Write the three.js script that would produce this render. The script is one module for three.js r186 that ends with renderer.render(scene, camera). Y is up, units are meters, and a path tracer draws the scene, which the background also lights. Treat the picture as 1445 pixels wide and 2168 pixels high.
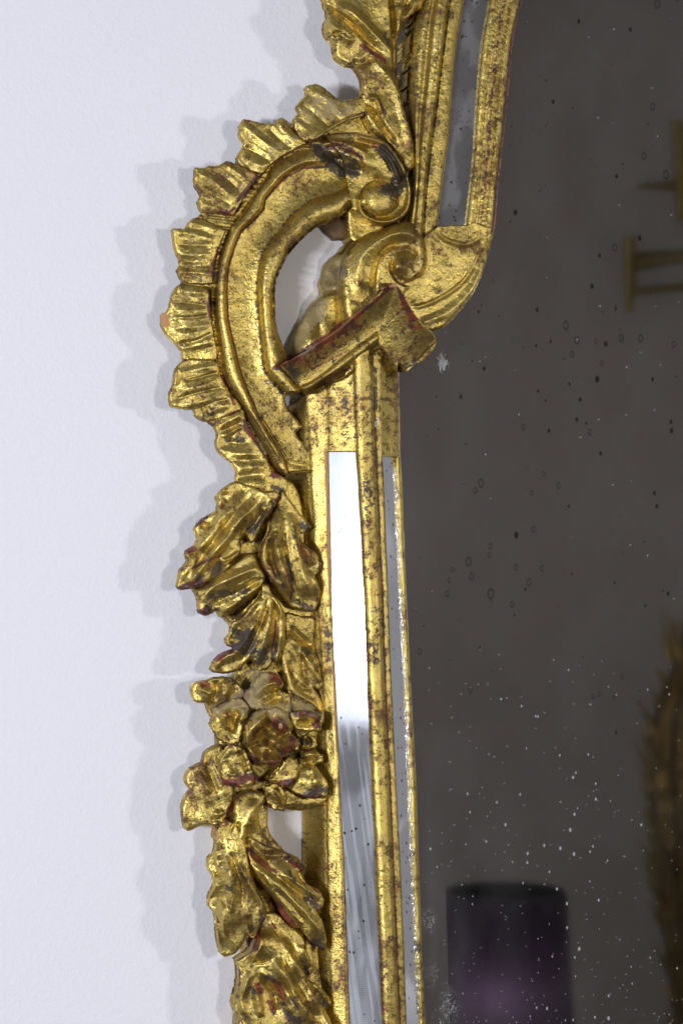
import * as THREE from 'three';
import { RoundedBoxGeometry } from 'three/addons/geometries/RoundedBoxGeometry.js';
import { RectAreaLightUniformsLib } from 'three/addons/lights/RectAreaLightUniformsLib.js';
import { mergeGeometries } from 'three/addons/utils/BufferGeometryUtils.js';

// ---------------------------------------------------------------- camera, lamps, exposure
const scene = new THREE.Scene();
scene.background = new THREE.Color(0, 0, 0);
const W = 1445, H = 2168;
const camera = new THREE.PerspectiveCamera(25.5, W / H, 0.05, 30);
camera.position.set(-0.33, -0.03, 1.40);
camera.lookAt(0, 0, 0);
camera.focus = 1.405;
camera.userData.fStop = 22;
camera.updateMatrixWorld(true);
const renderer = new THREE.WebGLRenderer({ antialias: true });
renderer.setSize(682, 1024);
renderer.toneMapping = THREE.LinearToneMapping;
renderer.toneMappingExposure = 1.27;
renderer.shadowMap.enabled = true;
RectAreaLightUniformsLib.init();

const LAMPS = [
  // position, aim, width, height, radiance, colour, label
  [[0.26, 0.0, 1.50], [0, 0, 0], 0.09, 0.09, 145, [1.0, 0.985, 0.97], 'small square studio lamp on a stand right of the camera'],
  [[1.22, 0.0, 1.10], [0, 0, 0], 0.075, 0.075, 225, [1.0, 0.985, 0.98], 'small square studio lamp far out to the right of the mirror'],
  [[-1.55, -0.15, 1.72], [0, 0, 0], 0.60, 0.105, 128, [0.95, 0.98, 1.06], 'wide studio lamp with a broad tilted panel out to the left of the mirror', 0.38],
];

// ---------------------------------------------------------------- helpers
let seed = 7;
const rnd = () => { seed = (seed * 1664525 + 1013904223) >>> 0; return seed / 4294967296; };
function hash(x, y) { let h = Math.imul(x, 374761393) ^ Math.imul(y, 668265263); h = Math.imul(h ^ (h >>> 13), 1274126177); return ((h ^ (h >>> 16)) >>> 0) / 4294967296; }
function vnoise(x, y) {
  const i = Math.floor(x), j = Math.floor(y), u = x - i, v = y - j, s = u * u * (3 - 2 * u), t = v * v * (3 - 2 * v);
  return (hash(i, j) * (1 - s) + hash(i + 1, j) * s) * (1 - t) + (hash(i, j + 1) * (1 - s) + hash(i + 1, j + 1) * s) * t;
}
const fbm = (x, y, n = 3) => { let a = 0, k = 0.5, w = 0; for (let i = 0; i < n; i++) { a += k * vnoise(x, y); w += k; k *= 0.5; x = x * 2.03 + 17.1; y = y * 2.03 + 5.7; } return a / w; };
const sm = (a, b, x) => { const t = Math.min(1, Math.max(0, (x - a) / (b - a))); return t * t * (3 - 2 * t); };
const lerp = (a, b, t) => a + (b - a) * t;

// where the sight line through a point of the picture meets the plane at depth z (millimetres in front of the wall)
const _d = new THREE.Vector3(), TAN = Math.tan(camera.fov * Math.PI / 360);
function sight(px, py) { return _d.set((px / W * 2 - 1) * TAN * W / H, (1 - py / H * 2) * TAN, -1).applyQuaternion(camera.quaternion); }
function at(px, py, zmm) {
  const d = sight(px, py), z = zmm / 1000, k = (z - camera.position.z) / d.z;
  return [camera.position.x + d.x * k, camera.position.y + d.y * k, z];
}
const GLASS_Z = 20;
function mirrored(px, py, Z) {            // a point of the room, at depth Z metres, that the main glass shows there
  const p = at(px, py, GLASS_Z), d = sight(px, py), k = (Z - p[2]) / -d.z;
  return [p[0] + d.x * k, p[1] + d.y * k, Z];
}
const names = new Map();
function numbered(n) { const k = names.get(n) ?? 0; names.set(n, k + 1); return k ? n + '_' + String(k).padStart(3, '0') : n; }
function tag(o, label, category, group) { o.userData.label = label; o.userData.category = category; if (group) o.userData.group = group; return o; }
function mesh(parent, name, g, m, label) {
  const o = new THREE.Mesh(g, m); o.name = numbered(name); o.castShadow = o.receiveShadow = true; parent.add(o);
  if (label) o.userData.label = label;
  return o;
}
function thing(name, label, category, pos = [0, 0, 0], group) {
  const o = new THREE.Group(); o.name = numbered(name); o.position.set(...pos); scene.add(o);
  return tag(o, label, category, group);
}
function struct(name, g, m) { const o = mesh(scene, name, g, m); o.userData.kind = 'structure'; return o; }

// ---------------------------------------------------------------- gilding: one sheet of leaf over the whole carving (u, v from world x, y)
const MX0 = -0.135, MX1 = 0.145, MY0 = -0.355, MY1 = 0.355, TW = 808, TH = 2048;
const paints = [];                                    // [channel, depth, width, strength, points]: rubbed, stained, dark or dusty places, and shade on the capital
const paint = (ch, z, w, s, pts) => paints.push([ch, z, w, s, pts]);
const goldColor = new Uint8Array(TW * TH * 4), goldOrm = new Uint8Array(TW * TH * 4);
function dataTex(data, w, h, srgb) {
  const t = new THREE.DataTexture(data, w, h, THREE.RGBAFormat);
  t.magFilter = t.minFilter = THREE.LinearFilter; t.wrapS = t.wrapT = THREE.RepeatWrapping; if (srgb) t.colorSpace = THREE.SRGBColorSpace; t.needsUpdate = true;
  return t;
}
function tileNoise(n, layers, seed0) {                 // a tile that repeats without a seam; layers: [cycles, weight, ridge]
  const d = new Uint8Array(n * n * 4), f = new Float32Array(n * n);
  layers.forEach(([c, w, ridge], k) => {
    const g = (i, j) => hash(((i % c) + c) % c + 131 * k + seed0, ((j % c) + c) % c + 977 * k);
    for (let y = 0; y < n; y++) for (let x = 0; x < n; x++) {
      const X = x / n * c, Y = y / n * c, i = Math.floor(X), j = Math.floor(Y), u = X - i, v = Y - j, s = u * u * (3 - 2 * u), t = v * v * (3 - 2 * v);
      let a = (g(i, j) * (1 - s) + g(i + 1, j) * s) * (1 - t) + (g(i, j + 1) * (1 - s) + g(i + 1, j + 1) * s) * t;
      if (ridge) a = 1 - Math.abs(2 * a - 1);
      f[y * n + x] += w * a;
    }
  });
  let lo = 1e9, hi = -1e9; for (const a of f) { lo = Math.min(lo, a); hi = Math.max(hi, a); }
  for (let i = 0; i < n * n; i++) { const b = Math.round((f[i] - lo) / (hi - lo) * 255); d[i * 4] = d[i * 4 + 1] = d[i * 4 + 2] = b; d[i * 4 + 3] = 255; }
  return d;
}
const grain = dataTex(tileNoise(1024, [[22, 0.7], [58, 0.9], [120, 0.8], [230, 0.5]], 3), 1024, 1024);
grain.repeat.set((MX1 - MX0) / 0.055, (MY1 - MY0) / 0.055);
const gold = new THREE.MeshStandardMaterial({
  map: dataTex(goldColor, TW, TH, true), roughnessMap: dataTex(goldOrm, TW, TH), metalness: 1, roughness: 1, bumpMap: grain, bumpScale: 0.00026,
});
gold.metalnessMap = gold.roughnessMap;
gold.name = 'gold_leaf';
const uvOf = (x, y) => [(x - MX0) / (MX1 - MX0), (y - MY0) / (MY1 - MY0)];

// ---------------------------------------------------------------- carving in relief
// outlines: [x, y] points, a third 1 marks a sharp corner
function curve(pts, closed, step = 2.5) {
  const n = pts.length, out = [], seg = closed ? n : n - 1;
  const P = (i) => pts[closed ? (i + n) % n : Math.min(n - 1, Math.max(0, i))];
  const tan = (i, side) => {
    const p = P(i), a = P(i - 1), b = P(i + 1);
    if (p[2] === 1 || (!closed && (i === 0 || i === n - 1))) return side > 0 ? [b[0] - p[0], b[1] - p[1]] : [p[0] - a[0], p[1] - a[1]];
    const la = Math.hypot(p[0] - a[0], p[1] - a[1]) + 1e-6, lb = Math.hypot(b[0] - p[0], b[1] - p[1]) + 1e-6, L = side > 0 ? lb : la;
    return [0, 1].map((c) => ((p[c] - a[c]) / la + (b[c] - p[c]) / lb) * 0.5 * L);
  };
  for (let i = 0; i < seg; i++) {
    const a = P(i), b = P(i + 1), ta = tan(i, 1), tb = tan(i + 1, -1), len = Math.hypot(b[0] - a[0], b[1] - a[1]), k = Math.max(1, Math.ceil(len / step));
    for (let j = 0; j < k; j++) {
      const t = j / k, t2 = t * t, t3 = t2 * t, h = [2 * t3 - 3 * t2 + 1, t3 - 2 * t2 + t, -2 * t3 + 3 * t2, t3 - t2];
      const q = [h[0] * a[0] + h[1] * ta[0] + h[2] * b[0] + h[3] * tb[0], h[0] * a[1] + h[1] * ta[1] + h[2] * b[1] + h[3] * tb[1]];
      out.push(q);
    }
  }
  if (!closed) out.push([P(n - 1)[0], P(n - 1)[1]]);
  return out;
}
class Line2 {                                           // an open curve with lengths, for distances
  constructor(pts, straight) {
    this.p = straight ? pts.map((p) => [p[0], p[1]]) : curve(pts.map((p) => [p[0], p[1]]), false, 5);
    this.s = [0]; for (let i = 1; i < this.p.length; i++) this.s.push(this.s[i - 1] + Math.hypot(this.p[i][0] - this.p[i - 1][0], this.p[i][1] - this.p[i - 1][1]));
    this.len = this.s[this.s.length - 1];
    const xs = this.p.map((p) => p[0]), ys = this.p.map((p) => p[1]);
    this.box = [Math.min(...xs), Math.min(...ys), Math.max(...xs), Math.max(...ys)];
    if (pts[0].length > 2 && pts[0][2] > 1.5) {         // depths along it
      const q = new Line2Z(pts); this.z = (t) => q.at(t);
    }
  }
  near(x, y) {                                          // [distance, t]
    let best = 1e18, bt = 0; const p = this.p;
    for (let i = 0; i + 1 < p.length; i++) {
      const ax = p[i][0], ay = p[i][1], dx = p[i + 1][0] - ax, dy = p[i + 1][1] - ay, l = dx * dx + dy * dy;
      let u = l ? ((x - ax) * dx + (y - ay) * dy) / l : 0; u = u < 0 ? 0 : u > 1 ? 1 : u;
      const ex = ax + u * dx - x, ey = ay + u * dy - y, d = ex * ex + ey * ey;
      if (d < best) { best = d; bt = this.s[i] + u * Math.sqrt(l); }
    }
    return [Math.sqrt(best), bt / (this.len || 1)];
  }
}
class Line2Z {
  constructor(pts) { this.t = [0]; for (let i = 1; i < pts.length; i++) this.t.push(this.t[i - 1] + Math.hypot(pts[i][0] - pts[i - 1][0], pts[i][1] - pts[i - 1][1])); this.z = pts.map((p) => p[2]); const L = this.t[pts.length - 1]; this.t = this.t.map((t) => t / L); }
  at(t) { for (let i = 1; i < this.t.length; i++) if (t <= this.t[i]) return lerp(this.z[i - 1], this.z[i], (t - this.t[i - 1]) / (this.t[i] - this.t[i - 1] || 1)); return this.z[this.z.length - 1]; }
}
function inside(poly, x, y) {
  let c = false;
  for (let i = 0, j = poly.length - 1; i < poly.length; j = i++) { const a = poly[i], b = poly[j]; if ((a[1] > y) !== (b[1] > y) && x < (b[0] - a[0]) * (y - a[1]) / (b[1] - a[1]) + a[0]) c = !c; }
  return c;
}
/* o: out (outline), z (depth of the face, mm), ctrl [[x, y, z]...], edge [radius px, drop mm], th (thickness mm) or back (depth mm), st (strokes), bumps, bands, step, under (px), rough */
function relief(parent, name, o) {
  const poly = curve(o.out, true), step = o.step ?? 1.7, [er, eh] = o.edge ?? [6, 2], rough = o.rough ?? 1, under = o.under ?? 3;
  const sx = poly.map((p) => p[0]), sy = poly.map((p) => p[1]), x0 = Math.min(...sx) - 3 * step, y0 = Math.min(...sy) - 3 * step;
  const nx = Math.ceil((Math.max(...sx) - x0) / step) + 3, ny = Math.ceil((Math.max(...sy) - y0) / step) + 3;
  const n = poly.length, sd = new Float32Array(nx * ny);
  const segs = poly.map((a, i) => { const b = poly[(i + 1) % n]; return [a[0], a[1], b[0] - a[0], b[1] - a[1]]; });
  for (let j = 0; j < ny; j++) for (let i = 0; i < nx; i++) {
    const x = x0 + i * step, y = y0 + j * step; let d = 1e18, c = false;
    for (let k = 0; k < n; k++) {
      const s = segs[k], ax = x - s[0], ay = y - s[1], l = s[2] * s[2] + s[3] * s[3]; let u = l ? (ax * s[2] + ay * s[3]) / l : 0; u = u < 0 ? 0 : u > 1 ? 1 : u;
      const ex = ax - u * s[2], ey = ay - u * s[3], q = ex * ex + ey * ey; if (q < d) d = q;
      const by = s[1] + s[3]; if ((s[1] > y) !== (by > y) && x < s[2] * (y - s[1]) / s[3] + s[0]) c = !c;
    }
    sd[j * nx + i] = (c ? 1 : -1) * Math.sqrt(d) + (o.chip ?? 1.5) * (vnoise(x / 5.5 + 3, y / 5.5) - 0.5 + 0.7 * (vnoise(x / 13, y / 13 + 8) - 0.5));
  }
  const sdAt = (x, y) => { const X = Math.min(nx - 1.001, Math.max(0, (x - x0) / step)), Y = Math.min(ny - 1.001, Math.max(0, (y - y0) / step)), i = X | 0, j = Y | 0, u = X - i, v = Y - j, k = j * nx + i; return (sd[k] * (1 - u) + sd[k + 1] * u) * (1 - v) + (sd[k + nx] * (1 - u) + sd[k + nx + 1] * u) * v; };
  const [va, vamp, vlen] = o.vein ?? [0, 0, 1], vc = Math.cos(va), vs = Math.sin(va);
  const strokes = (o.st ?? []).map(([w, h, pts, kind]) => ({ w: w * 0.88, h: h * 1.05 * (o.depth ?? 1), l: new Line2(pts), kind }));
  const bands = (o.bands ?? []).map((b) => { const A = new Line2(b.a, b.straight), B = new Line2(b.b, b.straight); return { A, B, prof: b.prof ?? (() => 0), poly: [...A.p, ...[...B.p].reverse()] }; });
  const ctrl = o.ctrl, off = o.seed ?? (x0 * 0.37 + y0 * 0.11);
  const base = (x, y) => {
    for (const b of bands) if (inside(b.poly, x, y)) { const [da, ta] = b.A.near(x, y), [db, tb] = b.B.near(x, y), t = da / (da + db + 1e-6); return lerp(b.A.z(ta), b.B.z(tb), t) + b.prof(t, ta, tb); }
    if (!ctrl) return o.z;
    let a = 0, w = 0; for (const [cx, cy, cz] of ctrl) { const q = 1 / Math.pow((x - cx) ** 2 + (y - cy) ** 2 + 200, 1.5); a += q * cz; w += q; } return a / w;
  };
  const height = (x, y) => {
    let h = base(x, y);
    for (const s of strokes) {
      const b = s.l.box, m = s.w * 2.6; if (x < b[0] - m || x > b[2] + m || y < b[1] - m || y > b[3] + m) continue;
      const [d, t] = s.l.near(x, y); if (d > m) continue;
      const tp = s.kind === 'full' ? 1 : Math.sqrt(sm(0, 0.22, t) * sm(1, 0.78, t)) , k = d / s.w;
      h += s.h * tp * (s.h < 0 ? Math.pow(Math.max(0, 1 - k / 1.5), 1.25) : 0.35 * Math.exp(-k * k) + 0.65 * Math.max(0, 1 - k / 1.35));
    }
    for (const [cx, cy, rx, ry, ang, bh, kind] of o.bumps ?? []) {
      const c = Math.cos(ang), s = Math.sin(ang), u = ((x - cx) * c + (y - cy) * s) / rx, v = (-(x - cx) * s + (y - cy) * c) / ry, q = u * u + v * v;
      if (kind === 'ball') { if (q < 1) h += bh * Math.sqrt(1 - q); } else if (q < 6) h += bh * Math.exp(-q * 1.2);
    }
    const d = Math.max(0, sdAt(x, y)); if (d < er) h -= eh * (1 - Math.sqrt(Math.max(0, 1 - (1 - d / er) ** 2)));
    h += rough * (0.34 * (vnoise(x / 19 + off, y / 19) - 0.5) + 0.20 * (vnoise(x / 8 + off, y / 8 + 3) - 0.5) + 0.12 * (vnoise(x / 3.6 + 9, y / 3.6 + off) - 0.5));
    if (vamp) { const u = x * vc + y * vs, v = -x * vs + y * vc + 5 * (vnoise(x / 40 + off, y / 40) - 0.5); h += vamp * (1.3 * (Math.abs(2 * vnoise(v / vlen + off, u / (vlen * 9)) - 1) - 0.5) + 0.8 * (Math.abs(2 * vnoise(v / vlen * 2.1 + 8, u / (vlen * 6) + off) - 1) - 0.5)); }
    return h;
  };
  // marching squares: nodes inside and the crossings on the grid's lines
  const P = [], idx = [], vid = new Map(), edgeSeg = [], isEdge = [];
  const vert = (key, x, y, e) => { let v = vid.get(key); if (v === undefined) { v = P.length; P.push([x, y]); isEdge.push(e); vid.set(key, v); } return v; };
  const node = (i, j) => vert(j * nx + i, x0 + i * step, y0 + j * step, false);
  const cross = (i, j, k, l) => {
    const a = sd[j * nx + i], b = sd[l * nx + k], t = Math.min(0.97, Math.max(0.03, a / (a - b)));
    const key = nx * ny + (Math.min(j, l) * nx + Math.min(i, k)) * 2 + (i === k ? 1 : 0);
    return vert(key, x0 + (i + (k - i) * t) * step, y0 + (j + (l - j) * t) * step, true);
  };
  for (let j = 0; j + 1 < ny; j++) for (let i = 0; i + 1 < nx; i++) {
    const c = [[i, j], [i + 1, j], [i + 1, j + 1], [i, j + 1]], f = c.map(([a, b]) => sd[b * nx + a] > 0), k = f.filter(Boolean).length;
    if (!k) continue;
    const ring = [];
    for (let q = 0; q < 4; q++) { const a = c[q], b = c[(q + 1) % 4]; if (f[q]) ring.push(node(...a)); if (f[q] !== f[(q + 1) % 4]) ring.push(cross(...a, ...b)); }
    for (let q = 1; q + 1 < ring.length; q++) idx.push(ring[0], ring[q], ring[q + 1]);
    if (k < 4) for (let q = 0; q < ring.length; q++) { const a = ring[q], b = ring[(q + 1) % ring.length]; if (isEdge[a] && isEdge[b] && !(ring.length === 6 && !f[0] !== !f[2] && false)) edgeSeg.push([a, b]); }
  }
  const pos = [], uv = [], tri = [], N = P.length, back = [];
  const push = (x, y, z, ux, uy) => { pos.push(x, y, z); const u = uvOf(ux ?? x, uy ?? y); uv.push(u[0], u[1]); return pos.length / 3 - 1; };
  const hz = P.map(([x, y]) => height(x, y));
  const XY = P.map(([x, y], i) => at(x, y, hz[i]));
  for (let i = 0; i < N; i++) { push(...XY[i]); back.push(o.back !== undefined ? o.back : base(P[i][0], P[i][1]) - o.th); }
  const orient = (a, b, c) => (pos[b * 3] - pos[a * 3]) * (pos[c * 3 + 1] - pos[a * 3 + 1]) - (pos[b * 3 + 1] - pos[a * 3 + 1]) * (pos[c * 3] - pos[a * 3]) > 0;
  for (let t = 0; t < idx.length; t += 3) { const [a, b, c] = [idx[t], idx[t + 1], idx[t + 2]]; if (orient(a, b, c)) tri.push(a, b, c); else tri.push(a, c, b); }
  // sides, in rings, leaning in a little towards the back
  const ringOf = new Map(), K = [0, 0.12, 0.55, 1];
  const ringAt = (v) => {
    if (!ringOf.has(v)) {
      const [x, y] = P[v], e = 1.5; let gx = sdAt(x + e, y) - sdAt(x - e, y), gy = sdAt(x, y + e) - sdAt(x, y - e); const l = Math.hypot(gx, gy) + 1e-6; gx /= l; gy /= l;
      const zb = Math.min(back[v], hz[v] - 1.5), px = 0.0003;
      ringOf.set(v, K.map((k) => { const m = under * k * k * px, wob = k ? (vnoise(x / 7, y / 7 + k * 9) - 0.5) * 0.0006 : 0, z = lerp(hz[v], zb, k) / 1000, d = (hz[v] / 1000 - z); return push(XY[v][0] + gx * (m + wob), XY[v][1] - gy * (m + wob), z, XY[v][0] - gx * d, XY[v][1] + gy * d); }));
    }
    return ringOf.get(v);
  };
  for (const [a, b] of edgeSeg) {
    const A = ringAt(a), B = ringAt(b), m = [(P[a][0] + P[b][0]) / 2, (P[a][1] + P[b][1]) / 2], g = [sdAt(m[0] + 1.5, m[1]) - sdAt(m[0] - 1.5, m[1]), sdAt(m[0], m[1] + 1.5) - sdAt(m[0], m[1] - 1.5)];
    const dx = P[b][0] - P[a][0], dy = P[b][1] - P[a][1], flip = dx * g[1] - dy * g[0] > 0;   // the carving lies on the side of g
    for (let k = 0; k + 1 < K.length; k++) { const q = [A[k], B[k], B[k + 1], A[k + 1]]; if (flip) tri.push(q[0], q[2], q[1], q[0], q[3], q[2]); else tri.push(q[0], q[1], q[2], q[0], q[2], q[3]); }
  }
  // the back
  const bk = []; for (let i = 0; i < N; i++) { if (ringOf.has(i)) { const r = ringOf.get(i)[K.length - 1]; bk.push(push(pos[r * 3], pos[r * 3 + 1], pos[r * 3 + 2])); } else bk.push(push(XY[i][0], XY[i][1], Math.min(back[i], hz[i] - 1.5) / 1000)); }
  const nt = tri.length; for (let t = 0; t < idx.length; t += 3) { const [a, b, c] = [idx[t], idx[t + 1], idx[t + 2]]; if (orient(a, b, c)) tri.push(bk[a], bk[c], bk[b]); else tri.push(bk[a], bk[b], bk[c]); }
  const g = new THREE.BufferGeometry();
  g.setAttribute('position', new THREE.Float32BufferAttribute(pos, 3)); g.setAttribute('uv', new THREE.Float32BufferAttribute(uv, 2)); g.setIndex(tri); g.computeVertexNormals();
  if (o.rub !== 0) { const zz = o.z ?? (ctrl ? ctrl[0][2] : 32); paint('edge', zz, 5, o.rub ?? 0.55, [...poly, poly[0]]); }
  return mesh(parent, name, g, o.mat ?? gold, o.label);
}
// zoom(ox, oy, s): points measured on an enlargement of the picture
const zoom = (ox, oy, s) => (a) => a.map((p) => [ox + p[0] / s, oy + p[1] / s, ...p.slice(2)]);

// ---------------------------------------------------------------- the room: its walls, lamps, and what the glass shows of it
const wallBump = dataTex(tileNoise(1024, [[60, 1], [130, 0.9], [300, 0.5], [9, 0.5]], 11), 1024, 1024); wallBump.repeat.set(1, 1);
const wallPaint = new THREE.MeshStandardMaterial({ color: new THREE.Color(0.81, 0.805, 0.86), roughness: 0.85, bumpMap: wallBump, bumpScale: 0.00028 });
const plainPaint = (r, g, b) => new THREE.MeshStandardMaterial({ color: new THREE.Color(r, g, b), roughness: 0.9 });
function slab(w, h, t) { const g = new THREE.BoxGeometry(w, h, t), p = g.attributes.position, u = g.attributes.uv; for (let i = 0; i < p.count; i++) u.setXY(i, p.getX(i) / 0.14, p.getY(i) / 0.14); return g; }
struct('wall', slab(5.0, 2.9, 0.1), wallPaint).position.set(0.1, -0.05, -0.05);
struct('wall_opposite', slab(5.0, 2.9, 0.1), plainPaint(0.305, 0.265, 0.232)).position.set(0.1, -0.05, 3.45);
struct('wall_left', slab(0.1, 2.9, 3.4), plainPaint(0.66, 0.67, 0.70)).position.set(-2.35, -0.05, 1.7);
struct('wall_right', slab(0.1, 2.9, 3.4), plainPaint(0.80, 0.79, 0.78)).position.set(2.55, -0.05, 1.7);
struct('ceiling', slab(5.2, 0.1, 3.6), plainPaint(0.30, 0.29, 0.28)).position.set(0.1, 1.45, 1.7);
struct('floor', slab(5.2, 0.1, 3.6), plainPaint(0.045, 0.03, 0.02)).position.set(0.1, -1.55, 1.7);

const housing = new THREE.MeshStandardMaterial({ color: 0xa4a4ac, roughness: 0.6 }), blackMetal = new THREE.MeshStandardMaterial({ color: 0x141416, roughness: 0.5 });
for (const [p, aim, w, h, I, c, label, roll = 0] of LAMPS) {
  const t = thing('studio_lamp', label, 'lamp', p);
  t.lookAt(...aim); t.rotateZ(roll);
  mesh(t, 'lamp_housing', new RoundedBoxGeometry(w + 0.002, h + 0.002, 0.06, 2, 0.008), housing).position.z = -0.042;
  const glow = mesh(t, 'lamp_panel', new THREE.BoxGeometry(w, h, 0.004), new THREE.MeshStandardMaterial({ color: 0xffffff, emissive: new THREE.Color(...c), emissiveIntensity: 2 }));
  glow.position.z = -0.008;
  const stand = mesh(t, 'lamp_stand', new THREE.CylinderGeometry(0.007, 0.010, 1.4, 12), housing); stand.position.set(0, -0.72 - h / 2, -0.05);
  const L = new THREE.RectAreaLight(new THREE.Color(...c), I, w, h); L.name = 'lamp_light'; L.castShadow = true; t.add(L); L.rotation.y = Math.PI;
}

{
  const t = thing('window', 'wide window in the left wall of the room, glowing with cool daylight', 'window', [-2.29, 0.22, 2.15]);
  t.rotation.y = Math.PI / 2;
  const wf = plainPaint(0.75, 0.75, 0.74), ww = 2.0, wh = 1.5;
  mesh(t, 'window_pane', new THREE.BoxGeometry(ww, wh, 0.006), new THREE.MeshStandardMaterial({ color: 0xffffff, emissive: new THREE.Color(0.62, 0.7, 0.86), emissiveIntensity: 0.3 })).position.z = -0.012;
  mesh(t, 'window_frame', mergeGeometries([[-ww / 2 - 0.03, 0, 0.06, wh + 0.12], [ww / 2 + 0.03, 0, 0.06, wh + 0.12], [0, wh / 2 + 0.03, ww, 0.06], [0, -wh / 2 - 0.03, ww, 0.06]].map(([x, y, w, h]) => new THREE.BoxGeometry(w, h, 0.07).translate(x, y, 0))), wf);
  const L = new THREE.RectAreaLight(new THREE.Color(0.86, 0.95, 1.14), 0.5, ww, wh); L.name = 'window_light'; L.castShadow = true; L.rotation.y = Math.PI; t.add(L);
}
// ---------------------------------------------------------------- the mirror
const frame = thing('wall_mirror', 'carved gilt wooden frame with leaves, flower, scroll and mirror panes on the white wall', 'mirror');

// --- lower stile: rails run down the picture, [y, x]
const rail = (a) => (y) => { let i = 1; while (i < a.length - 1 && y > a[i][0]) i++; const [y0, x0] = a[i - 1], [y1, x1] = a[i]; return lerp(x0, x1, (y - y0) / (y1 - y0)); };
const L0 = rail([[700, 720], [758, 664], [790, 646], [850, 649], [1021, 657], [1270, 670], [1437, 682], [1649, 690], [1844, 692], [2010, 696], [2250, 704]]);
const L1 = rail([[700, 691], [965, 696], [1021, 697], [1270, 703], [1437, 710], [1649, 719], [1844, 729], [2010, 735], [2250, 744]]);
const L2 = rail([[700, 745], [965, 754], [1021, 758], [1270, 771], [1437, 778], [1649, 786], [1844, 795], [2010, 803], [2250, 812]]);
const L3 = rail([[700, 786], [965, 794], [1021, 797], [1270, 808], [1437, 813], [1649, 823], [1844, 831], [2010, 838], [2250, 848]]);
const L4 = rail([[700, 804], [965, 809], [1021, 812], [1270, 822], [1437, 828], [1649, 838], [1844, 848], [2010, 855], [2250, 863]]);
const L5 = rail([[700, 832], [965, 838], [1021, 841], [1270, 852], [1437, 860], [1649, 869], [1844, 876], [2010, 884], [2250, 893]]);
const L6 = rail([[700, 842], [965, 847], [1021, 850], [1270, 860], [1437, 868], [1649, 880], [1844, 886], [2010, 892], [2250, 904]]);
function loft(parent, name, rowsY, cols, mat, uvScale) {
  const pos = [], uv = [], tri = [], m = cols.length;
  rowsY.forEach((y) => cols.forEach((c) => { const p = c(y); pos.push(...p); if (uvScale) uv.push(p[0] * uvScale, p[1] * uvScale); else { const q = uvOf(p[0], p[1]); uv.push(q[0], q[1]); } }));
  for (let j = 0; j + 1 < rowsY.length; j++) for (let i = 0; i + 1 < m; i++) { const a = j * m + i, b = a + 1, c = a + m, d = c + 1; tri.push(a, c, b, b, c, d); }
  const g = new THREE.BufferGeometry(); g.setAttribute('position', new THREE.Float32BufferAttribute(pos, 3)); g.setAttribute('uv', new THREE.Float32BufferAttribute(uv, 2)); g.setIndex(tri); g.computeVertexNormals();
  return mesh(parent, name, g, mat);
}
const rowsIn = (a, b, s, extra = []) => { const r = []; for (let y = a; y <= b; y += s) r.push(y); return [...new Set([...r, ...extra])].sort((p, q) => p - q); };
const wobble = (y, k, amp) => (vnoise(y / 30 + k * 13.37, k * 7.7) - 0.5) * amp + (vnoise(y / 11 + k * 5.91, k * 3.3) - 0.5) * amp * 0.35;
const PANE_A = 957, PANE_B = 968;
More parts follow.
